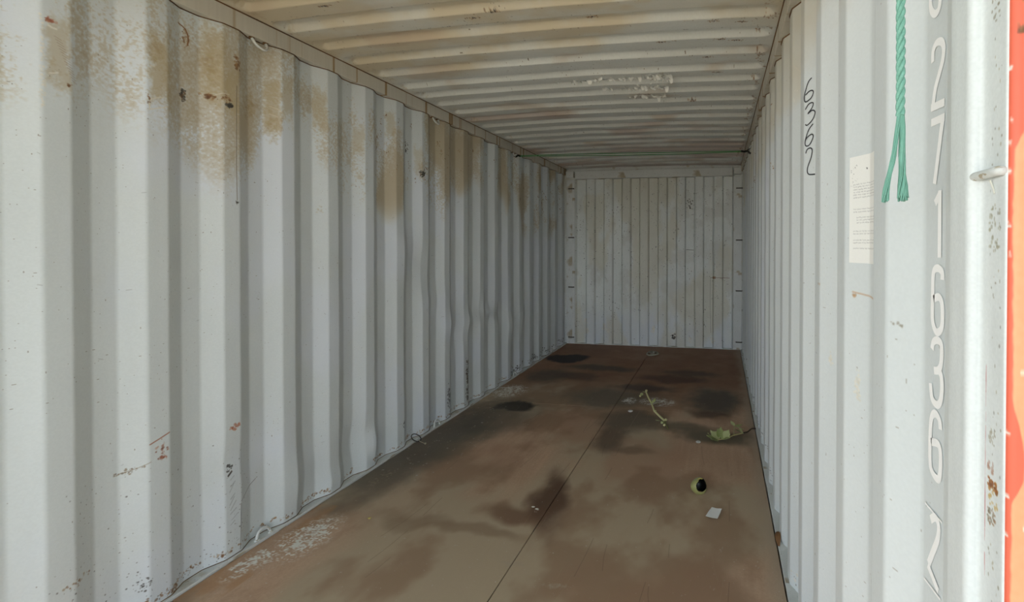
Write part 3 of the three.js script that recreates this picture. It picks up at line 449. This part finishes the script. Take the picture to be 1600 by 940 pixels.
function floorPaint(x, z) {
  const wx = 0.16 * (fbm(x * 4 + 3, z * 3, 4) - 0.5), wz = 0.24 * (fbm(x * 4 + 33, z * 3 + 11, 4) - 0.5);
  const l = (fbm(x * 2.2, z * 1.6, 5) - 0.5) * 26 + (fbm(x * 60, z * 4, 3) - 0.5) * 10 + (vn(x * 190, z * 190) - 0.5) * 9, c = [156 + l, 138 + l, 121 + l];
  mixc(c, [148, 142, 126], 0.9 * sst(0.36, 0.60, fbm(x * 1.5 + 7, z * 1.2 + 2, 4)));
  mixc(c, [142, 120, 103], 0.6 * sst(0.44, 0.70, fbm(x * 2.0 + 71, z * 1.7 + 20, 4)));
  mixc(c, [120, 100, 82], 0.6 * sst(0.50, 0.70, fbm(x * 3 + 15, z * 2.2 + 40, 5)));
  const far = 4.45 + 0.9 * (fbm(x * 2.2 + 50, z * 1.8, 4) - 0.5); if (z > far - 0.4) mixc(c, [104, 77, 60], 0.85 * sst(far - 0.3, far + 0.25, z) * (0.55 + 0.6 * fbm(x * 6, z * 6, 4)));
  for (const [sx, sz, rx, rz, sl, k, col] of spots) {
    const px = x + wx - sx, pz = z + wz - sz; if (Math.abs(px) > rx * 2.4 + 0.3 || Math.abs(pz) > rz * 2.4 + 0.3) continue;
    const dx = (px - sl * pz) / rx, dz = pz / rz, d = Math.sqrt(dx * dx + dz * dz) + 0.35 * (fbm(x * 16, z * 12, 4) - 0.5);
    mixc(c, col, k * (k === 1 ? sst(1.2, 0.8, d) : sst(1.45, 0.45, d)));
  }
  if (x < -1.9 && z < 2.2) mixc(c, [144, 110, 74], 0.45 * sst(0.45, 0.65, fbm(x * 9, z * 5, 4)));
  if (x > 0.16) mixc(c, [142, 136, 124], 0.7 * sst(0.15, 0.25, x + 0.06 * (fbm(x * 20, z * 8, 3) - 0.5)));
  for (let q = 0; q < 3; q++) c[q] = Math.min(235, c[q] * [1.22, 1.14, 1.07][q]);
  // white powder ground into the grain
  for (const [px, pz, rx, rz] of [[-1.90, 1.93, 0.10, 0.16], [-1.985, 1.74, 0.05, 0.10], [-1.93, 4.20, 0.14, 0.17], [-0.53, 4.13, 0.14, 0.10], [-0.78, 4.12, 0.06, 0.08]]) {
    const d = Math.hypot((x - px) / rx, (z - pz) / rz); if (d > 1.5) continue;
    const n = vn(x * 130 + z * 50, z * 160 - x * 60) * 0.5 + fbm(x * 40, z * 55, 3) * 0.6; mixc(c, [236, 236, 228], 0.92 * sst(0.40 + 0.18 * Math.max(0, d - 0.4), 0.60 + 0.18 * d, n) * sst(1.45, 0.8, d));
  }
  const sp = vn(x * 140 + 1, z * 110 + 5); if (sp > 0.978) mixc(c, [200, 196, 184], 0.7);
  return c;
}
const FX0 = XL + 0.016, FX1 = XRF - 0.005, FZ0 = 1.5, FZ1 = ZB;
const floorMap = painted(1024, 2048, FX0, FX1, FZ0, FZ1, floorPaint, (c, P, k) => {
  const r = rng(500);
  for (let i = 0; i < 120; i++) { const x = FX0 + 2.3 * r(), z = FZ0 + 2.8 * r(), l = 0.05 + 0.25 * r(), a = (r() - 0.5) * 0.25; scratch(c, P, k, [[x, z], [x + a * l, z + l * 0.5], [x + a * l * 1.4, z + l]], 0.0016, r() < 0.6 ? 'rgba(176,156,128,0.35)' : 'rgba(70,54,42,0.4)'); }
  for (let i = 0; i < 160; i++) blot(c, P, k, FX0 + 2.3 * r(), FZ0 + 3.6 * r(), 0.02, 0.02, 1 + Math.floor(3 * r()), ['rgba(206,200,186,0.7)', 'rgba(186,180,166,0.6)'], r, 0.0026);
  for (let i = 0; i < 60; i++) blot(c, P, k, -2.02 + 0.4 * r(), 2.5 + 1.3 * r(), 0.02, 0.03, 2, ['rgba(190,188,178,0.55)'], r, 0.005);
  blot(c, P, k, -0.93, 2.34, 0.03, 0.03, 9, PALE, r, 0.004); blot(c, P, k, -0.88, 1.93, 0.07, 0.025, 60, ['rgba(176,158,134,0.35)'], r, 0.006); blot(c, P, k, -0.64, 1.83, 0.08, 0.02, 60, ['rgba(176,158,134,0.35)'], r, 0.006);
  blot(c, P, k, -1.95, 2.5, 0.05, 0.2, 60, ['rgba(150,140,116,0.4)'], r, 0.006);
  scratch(c, P, k, [[-0.645, 3.9], [-0.66, 3.6], [-0.67, 3.35]], 0.005, 'rgba(150,138,118,0.4)'); scratch(c, P, k, [[-1.02, 2.9], [-0.885, 3.2]], 0.003, 'rgba(186,170,146,0.4)');
  for (const b of [[-1.4, 3.9, -1.15, 2.6], [-1.35, 3.9, -1.2, 3.0]]) for (let i = 0; i < 4; i++) scratch(c, P, k, [[b[0] + 0.02 * i, b[1]], [b[2] + 0.02 * i, b[3]]], 0.0022, 'rgba(168,146,116,0.35)');
});
const floorMat = new THREE.MeshStandardMaterial({ map: floorMap, roughness: 0.72, bumpMap: floorMap, bumpScale: 0.0015 });
const floor = struct('floor');
const cols = [[FX0, -0.8775], [-0.8735, FX1]], rowsZ = [[[ZD + 0.1, 1.498], [1.502, 3.912], [3.916, ZB - 0.012]], [[ZD + 0.1, 1.498], [1.502, 3.912], [3.916, ZB - 0.012]]];
cols.forEach(([x0, x1], ci) => rowsZ[ci].forEach(([z0, z1], ri) => {
  const g = box(x0, x1, -0.028, (ci + ri) % 2 ? -0.0006 : 0, z0, z1, 0.0018), p = g.attributes.position, uv = g.attributes.uv;
  for (let i = 0; i < p.count; i++) uv.setXY(i, (p.getX(i) - FX0) / (FX1 - FX0), (-p.getZ(i) - FZ0) / (FZ1 - FZ0));
  part('plywood_sheet', g, floorMat, floor);
}));
part('cross_member', box(XL - 0.05, XR + 0.05, -0.12, -0.03, ZD + 0.1, ZB + 0.05), plain(0x3a352e, 0.9), floor);

// ---------------------------------------------------------------- lashing rings
const ringCurve = (r, up) => { const a = []; a.push([0, -0.006 * up, r * 1.02]); for (let i = 0; i <= 10; i++) { const t = Math.PI * i / 10; a.push([0.004 * Math.sin(t), up * r * (up < 0 ? 1.5 : 1.1) * Math.sin(t), r * Math.cos(t)]); } a.push([0, -0.006 * up, -r * 1.02]); return a; };
function ring(pos, up, label, tilt) {
  const t = thing('lashing_ring', label, 'lashing ring', pos);
  part('loop', tube(ringCurve(0.034, up), 0.0062, 40, 10), greyMat, t);
  for (const s of [-1, 1]) part('weld', new THREE.SphereGeometry(0.0105, 10, 8).scale(1, 0.6, 1.2).translate(0, 0, s * 0.034), up < 0 ? rustMat : greyMat, t, up < 0 ? 'rusty weld' : undefined);
  t.rotation.z = tilt; return t;
}
const ringZ = (n) => 1.165 + 0.1735 + PITCH * (2 + n);
ring([XL - 0.012, RAIL_Y - 0.002, -ringZ(0)], -1, 'rusty lashing ring under the left top rail, nearest of the upper rings', 0.42);
ring([XL - 0.012, RAIL_Y - 0.002, -ringZ(5)], -1, 'rusty lashing ring under the left top rail, halfway along, without any cord', 0.42);
ring([XL - 0.010, RAIL_Y - 0.002, -ringZ(10)], -1, 'lashing ring under the left top rail, with the green cord tied on', 0.42);
ring([XL - 0.002, 0.010, -ringZ(0)], 1, 'grey lashing ring on the left floor edge beside the large white powder stain', 0.25);
ring([XL - 0.002, 0.010, -ringZ(5)], 1, 'grey lashing ring on the left floor edge just beyond the black wire loop', 0.25);
ring([XL - 0.002, 0.010, -ringZ(10)], 1, 'grey lashing ring on the left floor edge beyond the far white powder stain', 0.25);
ring([XL - 0.002, 0.010, -ringZ(14)], 1, 'grey lashing ring on the left floor edge nearest the back wall', 0.25);
ring([XR + 0.006, RAIL_Y - 0.002, -4.674], -1, 'lashing ring under the right top rail, with the green cord tied on', -0.5);

// ---------------------------------------------------------------- green cord across the container
{
  const t = thing('green_cord', 'thin double green cord stretched wall to wall under the roof', 'cord', [0, 0, 0]);
  const m = plain(0x3f8a4a, 0.7), k = plain(0x0b0b0c, 0.6), yl = 2.268, yr = 2.246, z = -4.66;
  for (const o of [0.012, -0.006]) part('strand', tube([[XL + 0.06, yl + o * 0.4, z], [-1.4, yl - 0.008 + o, z], [-0.6, yr + 0.002 + o, z], [XRF - 0.05, yr + o * 0.4, z]], 0.0034, 50, 6), m, t);
  part('knot', tube([[XL - 0.004, yl + 0.006, z - 0.01], [XL + 0.02, yl - 0.004, z], [XL + 0.04, yl + 0.006, z + 0.005], [XL + 0.066, yl - 0.002, z]], 0.009, 24, 8), k, t, 'black taped knot');
  part('knot', tube([[XRF - 0.07, yr + 0.004, z], [XRF - 0.04, yr - 0.002, z + 0.004], [XRF - 0.015, yr + 0.004, z - 0.01], [XRF + 0.02, yr - 0.02, z - 0.012]], 0.009, 24, 8), k, t, 'black taped knot');
  part('loose_end', tube([[XRF - 0.02, yr + 0.004, z], [XRF + 0.0, yr + 0.018, z + 0.01], [XRF + 0.018, yr + 0.03, z + 0.01]], 0.005, 12, 6), k, t);
}

// ---------------------------------------------------------------- hanging green rope
{
  const X = 0.2382, Z = 0.70, yb = 1.545, yt = 2.30;
  const t = thing('rope', 'twisted green rope hanging with a frayed split end by the right wall', 'rope', [X, yt, -Z]);
  const ropeMap = painted(256, 256, 0, 0.1, 0, 0.1, (s, y) => { const n = (vn(s * 240 + y * 40, y * 1400) - 0.5) * 40 + (fbm(s * 60, y * 60, 3) - 0.5) * 26; return [122 + n, 176 + n, 158 + n]; });
  ropeMap.wrapS = ropeMap.wrapT = THREE.RepeatWrapping;
  const mr = new THREE.MeshStandardMaterial({ map: ropeMap, roughness: 0.85 }), drift = (y) => -0.0012 * (yt - y) + 0.0014 * Math.sin(y * 9);
  for (let s = 0; s < 3; s++) {
    const pts = []; for (let y = yt; y > yb; y -= 0.0022) { const a = (yt - y) / 0.040 * 6.2832 + s * 2.0944; pts.push([drift(y) + 0.0031 * Math.cos(a), y - yt, 0.0031 * Math.sin(a)]); }
    const g = tube(pts, 0.0029, 900, 7), uv = g.attributes.uv; for (let i = 0; i < uv.count; i++) uv.setX(i, uv.getX(i) * 30);
    part('strand', g, mr, t);
  }
  const r = rng(5);
  const tail = (name, axis, w0, w1, n) => {
    const gs = [], c = new THREE.CatmullRomCurve3(axis.map((p) => new THREE.Vector3(...p)));
    for (let i = 0; i < n; i++) {
      const a = r() * 6.28, q = Math.sqrt(r()), end = 0.93 + 0.09 * r(), pts = [];
      for (let k = 0; k <= 10; k++) { const u = Math.min(1, k / 10 * end), p = c.getPoint(u), w = (w0 + (w1 - w0) * u * u * u) * q * (1 - 0.3 * Math.exp(-(((u - 0.72) / 0.06) ** 2))), tw = a + u * 3.2 + (u > 0.8 ? (u - 0.8) * 6 * (q - 0.5) : 0); pts.push([p.x + w * Math.cos(tw), p.y - (k === 10 ? 0.003 * r() : 0), p.z + w * Math.sin(tw)]); }
      gs.push(tube(pts, 0.00072, 16, 4));
    }
    const m = part(name, mergeGeometries(gs), mr, t, 'frayed rope end'); return m;
  };
  const o = yb - yt, b = drift(yb);
  tail('frayed_tail', [[b - 0.001, o + 0.006, 0], [b - 0.004, o - 0.018, 0.001], [b - 0.0075, o - 0.045, 0.002], [b - 0.0110, o - 0.066, 0.002], [b - 0.0165, o - 0.090, 0.001], [b - 0.0185, o - 0.114, 0]], 0.0024, 0.0050, 60);
  tail('frayed_tail', [[b + 0.001, o + 0.006, 0], [b + 0.0025, o - 0.02, 0], [b + 0.002, o - 0.05, 0], [b + 0.003, o - 0.08, 0], [b + 0.004, o - 0.112, 0]], 0.0034, 0.0072, 110);
}

// ---------------------------------------------------------------- placard stuck over a fold of the right wall
{
  const t = thing('placard', 'white printed notice sticker wrapped over a fold of the right wall', 'sticker', [0, 0, 0]);
  const y0 = 1.331, y1 = 1.566, W = 0.17;
  const map = painted(1024, 1280, 0, W, y0, y1, (s, y) => { const l = (vn(s * 900, y * 900) - 0.5) * 4, c = [240 + l, 240 + l, 235 + l]; return c; }, (c, P, k) => {
    const r = rng(8); c.globalAlpha = 1;
    const block = (yTop, n, x0, x1) => { for (let i = 0; i < n; i++) { let x = x0; const y = yTop - i * 0.0058; while (x < x1) { const w = 0.004 + 0.009 * r(); for (let q = x; q < Math.min(x + w, x1); q += 0.0013) { const p = P(q, y), h = 0.0026 * k; c.fillStyle = 'rgba(104,104,106,' + (0.25 + 0.3 * r()) + ')'; c.fillRect(p[0], p[1] - h * (0.5 + 0.5 * r()), 0.0008 * k, h * (0.5 + 0.5 * r())); } x += w + 0.0024; } } };
    block(1.503, 6, 0.012, 0.15); block(1.448, 2, 0.012, 0.145); block(1.430, 3, 0.022, 0.14); block(1.400, 2, 0.012, 0.14); block(1.380, 2, 0.012, 0.15); block(1.362, 1, 0.012, 0.15);
    blot(c, P, k, 0.05, 1.535, 0.003, 0.003, 6, ['rgba(90,90,90,0.7)'], r, 0.0015); for (let i = 0; i < 26; i++) blot(c, P, k, 0.004 + 0.02 * r(), 1.50 + 0.05 * r(), 0.002, 0.002, 1, ['rgba(150,150,148,0.6)'], r, 0.0012);
  });
  const L = Math.hypot(0.068, DEEP), slopeLen = 0.060, path = (s) => s < slopeLen ? [XR + DEEP - (slopeLen - s) * DEEP / L, 1.095 + (slopeLen - s) * 0.068 / L] : [XR + DEEP, 1.095 - (s - slopeLen)];
  const S = []; for (let i = 0; i <= 40; i++) S.push((slopeLen + 0.072) * i / 40);
  const g = grid(41, 2, (i, j) => { const [x, z] = path(S[i]); return [x - 0.0016, y0 + (y1 - y0) * j, -z + (S[i] < slopeLen ? 0.0008 : 0), S[i] / W, j]; }, true);
  part('sheet', g, new THREE.MeshStandardMaterial({ map, roughness: 0.45, side: THREE.DoubleSide }), t);
}

// ---------------------------------------------------------------- small things on the floor
{ // paper
  const t = thing('paper_scrap', 'small creased white paper square lying on the floor below the hollow fragment', 'paper', [-0.03, 0.003, -2.46]);
  const cs = [[-0.069, 2.422], [-0.009, 2.408], [0.013, 2.494], [-0.039, 2.512]].map(([x, z]) => [x + 0.03, z - 2.46]);
  const g = grid(9, 9, (i, j) => { const u = i / 8, v = j / 8, q = (k) => (cs[0][k] * (1 - u) + cs[1][k] * u) * (1 - v) + (cs[3][k] * (1 - u) + cs[2][k] * u) * v; return [q(0), 0.0012 + 0.008 * Math.abs(u - 0.5) ** 2 + 0.006 * v * v * u + 0.002 * vn(u * 5, v * 5), -q(1), u, v]; }, false);
  part('sheet', g, new THREE.MeshStandardMaterial({ color: 0xe9e9e6, roughness: 0.8, side: THREE.DoubleSide }), t);
}
{ // round hollow piece: a bowl with a broken rim
  const t = thing('hollow_fragment', 'small round olive-green fragment with a black hollow, above the white paper', 'debris', [-0.112, 0.036, -2.66]);
  const R = 0.044, r = rng(3), shell = (rad, seed) => { const q = rng(seed); const cut = Array.from({ length: 41 }, () => 0.1 * q()); cut[40] = cut[0]; return grid(41, 14, (i, j) => { const a = i / 40 * 6.2832, b = (0.02 + 0.98 * j / 13) * (2.2 + 0.2 * Math.sin(a * 2 + 1) + cut[i]), rr = rad * (1 + 0.05 * Math.sin(3 * a) * Math.sin(b)); return [rr * Math.sin(b) * Math.cos(a), -rr * Math.cos(b), rr * Math.sin(b) * Math.sin(a), i / 40, j / 13]; }, false); };
  const gm = new THREE.MeshPhysicalMaterial({ color: 0x9a9a62, roughness: 0.35, side: THREE.DoubleSide, clearcoat: 0.5, clearcoatRoughness: 0.2 });
  const a = part('shell', shell(R, 3), gm, t), b = part('lining', shell(R * 0.955, 3), new THREE.MeshStandardMaterial({ color: 0x070505, roughness: 0.35, side: THREE.DoubleSide }), t, 'black inside');
  part('rim_highlight', tube([[-0.030, 0.026, -0.014], [-0.020, 0.030, -0.024], [-0.006, 0.031, -0.030]], 0.003, 12, 6), plain(0xb7ad5a, 0.4), t);  // yellow highlight on the rim, built in as a pale strip
  t.quaternion.setFromUnitVectors(new THREE.Vector3(0, 1, 0), new THREE.Vector3(0.58, 0.60, 0.60).normalize());
}
function flatLeaf(len, wid, fold = 0.25, curl = 0.3) {
  return grid(7, 9, (i, j) => { const u = (i - 3) / 3, v = j / 8, w = wid * Math.sin(Math.PI * Math.pow(v, 0.8)) * (1 + 0.12 * Math.sin(v * 22)); return [u * w, Math.abs(u) * w * fold + curl * len * v * v * 0.6 - 0.1 * len * Math.abs(u) * v, -v * len, i / 6, v]; }, false);
}
const leafMat = [0xa9b372, 0x8f9c58, 0xbfc58a].map((h) => new THREE.MeshPhysicalMaterial({ color: h, roughness: 0.7, transmission: 0.3, thickness: 0, side: THREE.DoubleSide }));
function leaf(parent, pos, len, wid, yaw, pitch, roll, k) { const m = part('leaf', flatLeaf(len, wid), leafMat[k % 3], parent); m.position.set(...pos); m.rotation.set(pitch, yaw, roll, 'YXZ'); return m; }
{ // sprig lying towards the back
  const P = (x, y, z) => [x + 0.5, y, -(z - 3.9)];
  const t = thing('plant_sprig', 'long pale yellow-green stem with tiny buds lying across the far white stain', 'plant sprig', [-0.5, 0, -3.9]);
  const sm = plain(0xddd8a2, 0.7), dm = plain(0x7c7a48, 0.75);
  part('stem', tube([P(-0.664, 0.02, 4.33), P(-0.62, 0.018, 4.18), P(-0.565, 0.012, 4.02), P(-0.523, 0.010, 3.86)], 0.0075, 40, 8), sm, t);
  part('stem', tube([P(-0.523, 0.011, 3.87), P(-0.505, 0.012, 3.83), P(-0.455, 0.014, 3.73), P(-0.415, 0.010, 3.665)], 0.0078, 40, 8), sm, t);
  part('stem', tube([P(-0.415, 0.010, 3.665), P(-0.40, 0.008, 3.61), P(-0.375, 0.006, 3.52)], 0.005, 20, 6), dm, t, 'darker lower stem');
  for (const [x, y, z, r] of [[-0.664, 0.024, 4.35, 0.012], [-0.692, 0.018, 4.26, 0.015], [-0.70, 0.014, 4.22, 0.010], [-0.515, 0.014, 3.86, 0.010], [-0.432, 0.012, 3.63, 0.013], [-0.41, 0.015, 3.68, 0.011], [-0.41, 0.010, 3.585, 0.010]])
    part('bud', new THREE.SphereGeometry(r, 10, 8).scale(1, 0.8, 1.5).translate(...P(x, y, z)), r > 0.012 ? leafMat[2] : sm, t);
  leaf(t, P(-0.575, 0.015, 4.02), 0.055, 0.02, -0.9, 0.5, 0, 2); leaf(t, P(-0.565, 0.015, 3.99), 0.06, 0.018, -1.5, 0.3, 0.2, 2); leaf(t, P(-0.56, 0.015, 4.05), 0.05, 0.015, -0.4, 0.6, 0, 0); leaf(t, P(-0.45, 0.012, 3.66), 0.05, 0.014, 2.4, 0.2, 0, 2); leaf(t, P(-0.66, 0.02, 4.3), 0.035, 0.012, 1.6, 0.3, 0, 2);
}
{ // leafy sprig by the right wall
  const P = (x, y, z) => [x - 0.05, y, -(z - 3.45)];
  const t = thing('plant_sprig', 'leafy green sprig lying against the right wall, stem dark at the wall', 'plant sprig', [0.05, 0, -3.45]);
  part('stem', tube([P(-0.02, 0.008, 3.38), P(0.05, 0.010, 3.42), P(0.10, 0.014, 3.47), P(0.16, 0.016, 3.51)], 0.0045, 30, 7), plain(0xb3aa74, 0.75), t);
  part('stem', tube([P(0.16, 0.016, 3.51), P(0.20, 0.014, 3.55), P(0.235, 0.02, 3.60), P(0.262, 0.022, 3.60)], 0.0048, 30, 7), plain(0x3a2c20, 0.85), t, 'dark brown stem at the wall');
  for (const [x, z, l, w, yw, pi, ro, k] of [[0.015, 3.39, 0.085, 0.032, 0.2, 0.75, -0.5, 0], [0.0, 3.39, 0.085, 0.03, 1.0, 0.4, 0.3, 2], [-0.02, 3.38, 0.075, 0.028, 1.7, 0.25, 0.1, 0], [-0.01, 3.37, 0.07, 0.028, 2.3, 0.2, 0.2, 1], [0.03, 3.40, 0.075, 0.028, -0.6, 0.6, -0.4, 2], [0.0, 3.40, 0.065, 0.02, 0.6, 1.1, 0, 1], [0.02, 3.38, 0.06, 0.024, -1.8, 0.3, 0, 0], [-0.035, 3.38, 0.06, 0.02, 1.35, 0.5, -0.3, 2]])
    leaf(t, P(x, 0.012, z), l, w, yw, pi, ro, k);
  part('stem', tube([P(0.102, 0.014, 3.472), P(0.100, 0.045, 3.475), P(0.104, 0.075, 3.48)], 0.003, 14, 6), plain(0x9a9468, 0.75), t);
  for (const [x, y, z, l, w, yw, pi, ro, k] of [[0.104, 0.075, 3.48, 0.05, 0.016, 0.6, 0.4, 0, 2], [0.108, 0.072, 3.48, 0.055, 0.018, -1.2, 0.1, 0, 0], [0.12, 0.07, 3.48, 0.05, 0.015, -1.6, -0.4, 0, 2], [0.10, 0.062, 3.48, 0.05, 0.015, -0.9, -0.2, 0.4, 1], [0.135, 0.06, 3.48, 0.045, 0.015, -2.0, -0.8, 0, 2], [0.11, 0.05, 3.48, 0.05, 0.016, -1.4, -0.5, 0, 1]])
    leaf(t, P(x, y, z), l, w, yw, pi, ro, k);
}
{ // black wire loop standing at the floor edge
  const t = thing('wire_loop', 'small black wire loop standing at the left floor edge with a pale tail', 'wire', [-2.055, 0, -3.0]);
  const pts = []; for (let i = 0; i < 16; i++) { const a = i / 16 * 6.2832; pts.push([-0.012 + 0.034 * Math.cos(a), 0.030 + 0.022 * Math.sin(a) - 0.010 * Math.cos(a), -0.004 * Math.cos(a) - 0.004 * Math.sin(a)]); }
  part('loop', tube(pts, 0.0032, 60, 8, true), plain(0x1c1613, 0.6), t);
  part('tail', tube([[0.01, 0.012, 0.0], [0.03, 0.006, 0.005], [0.055, 0.005, 0.016], [0.07, 0.005, 0.022]], 0.0028, 20, 6), plain(0xa89c80, 0.7), t, 'pale tail with a bead'); part('bead', new THREE.SphereGeometry(0.007, 10, 8).translate(0.074, 0.006, 0.024), plain(0xb0a488, 0.7), t);
}
{ // round bits
  const a = thing('pebble', 'flat white round pebble on the dark plywood near the middle seam', 'pebble', [-0.719, 0.0, -3.847]);
  part('stone', new THREE.SphereGeometry(0.021, 16, 10).scale(1, 0.35, 1).translate(0, 0.007, 0), plain(0xcfcfcb, 0.6), a);
  const b = thing('washer', 'tiny pale metal washer ring lying left of the leafy sprig', 'washer', [-0.145, 0.003, -3.332]);
  part('ring', new THREE.TorusGeometry(0.012, 0.0046, 8, 24).rotateX(Math.PI / 2).translate(0, 0.0016, 0), plain(0xc4c4bc, 0.45), b);
  const c = thing('yellow_chip', 'tiny yellow chip on the floor right of the near powder stain', 'debris', [-1.72, 0.0, -2.121]);
  part('chip', new THREE.DodecahedronGeometry(0.007, 0).scale(1.3, 0.5, 1).translate(0, 0.0035, 0), plain(0xb9a85e, 0.7), c);
  const d = thing('wood_flake', 'brown dry flake wedged between the floor and right wall', 'debris', [0.262, 0.004, -2.29]);
  part('flake', grid(6, 8, (i, j) => { const u = (i - 2.5) / 2.5, v = j / 7; return [0.012 * u * Math.sin(Math.PI * Math.min(1, v * 0.9 + 0.1)) + 0.004, 0.03 * Math.sin(Math.PI * v) * (0.6 + 0.3 * u) + 0.004, -0.11 * (v - 0.5), i / 5, v]; }, false), new THREE.MeshStandardMaterial({ color: 0x7a5634, roughness: 0.9, side: THREE.DoubleSide }), d);
  const r = rng(19);
  [[-0.93, 2.345, 'near the foot of the dark seam stain'], [-0.955, 2.36, 'just left of the dark seam stain foot']].forEach(([x, z, s]) => { const e = thing('paint_chip', 'tiny white paint chip ' + s, 'paint chip', [x, 0, -z]); part('chip', new THREE.DodecahedronGeometry(0.006 + 0.003 * r(), 0).scale(1.4, 0.3, 1).translate(0, 0.003, 0), plain(0xd9d4c6, 0.7), e); });
}
{ // pale twisted wire piece at the far end
  const t = thing('wire_tangle', 'pale tangled wire oval lying on the floor before the back wall', 'wire', [-0.82, 0, -5.90]);
  const m = plain(0xa3a08e, 0.6), ov = []; for (let i = 0; i < 18; i++) { const a = i / 18 * 6.2832; ov.push([0.066 * Math.cos(a) * (1 + 0.1 * Math.sin(3 * a)), 0.012 + 0.005 * Math.sin(2 * a), 0.10 * Math.sin(a)]); }
  part('loop', tube(ov, 0.010, 70, 8, true), m, t);
  part('loop', tube([[-0.02, 0.012, 0.06], [0.01, 0.02, 0.03], [0.03, 0.026, -0.01], [0.05, 0.016, -0.06]], 0.009, 24, 8), m, t);
  part('loop', tube([[-0.05, 0.012, -0.03], [-0.01, 0.02, 0.0], [0.0, 0.022, 0.05], [0.03, 0.012, 0.08]], 0.008, 24, 8), m, t);
  part('knot', new THREE.SphereGeometry(0.015, 10, 8).translate(0.012, 0.026, 0.02), plain(0xc9c9bc, 0.5), t);
}

// ---------------------------------------------------------------- outside
const ground = new THREE.Mesh(new THREE.CircleGeometry(60, 64).rotateX(-Math.PI / 2).translate(0, -0.16, 0), new THREE.MeshStandardMaterial({ roughness: 0.95, map: (() => { const t = painted(512, 512, 0, 8, 0, 8, (s, y) => { const l = (fbm(s * 3, y * 3, 5) - 0.5) * 40; return [146 + l * 0.7, 138 + l * 0.7, 123 + l * 0.7]; }); t.wrapS = t.wrapT = THREE.RepeatWrapping; t.repeat.set(15, 15); return t; })() }));
{ // added tree crown, unseen: cuts high sky light, shades the ground, dapples the post
  const leafShape = new THREE.Shape(); leafShape.moveTo(0, -0.11); leafShape.quadraticCurveTo(0.09, -0.02, 0, 0.11); leafShape.quadraticCurveTo(-0.09, -0.02, 0, -0.11);
  const N = 13000, m = new THREE.InstancedMesh(new THREE.ShapeGeometry(leafShape, 4), new THREE.MeshPhysicalMaterial({ color: 0x5d7342, roughness: 0.8, transmission: 0.3, thickness: 0, side: THREE.DoubleSide }), N), r = rng(900), d = new THREE.Object3D();
  for (let i = 0; i < N; i++) { let x, z; do { x = -5 + 11 * r(); z = -1.0 + 5 * r(); } while (fbm(x * 0.8 + 5, z * 0.8, 3) < 0.36); d.position.set(x, 3.1 + 2.0 * r(), z); d.rotation.set(r() * 6.3, r() * 6.3, r() * 6.3); d.scale.setScalar(0.8 + 0.7 * r()); d.updateMatrix(); m.setMatrixAt(i, d.matrix); }
  m.name = 'added_tree_crown'; m.castShadow = m.receiveShadow = true; m.userData = { kind: 'stuff', label: 'added unseen tree crown above the yard, cutting sky light at the door', category: 'tree' }; scene.add(m);
}
ground.name = 'ground'; ground.userData.kind = 'structure'; ground.receiveShadow = true; scene.add(ground);

renderer.render(scene, camera);
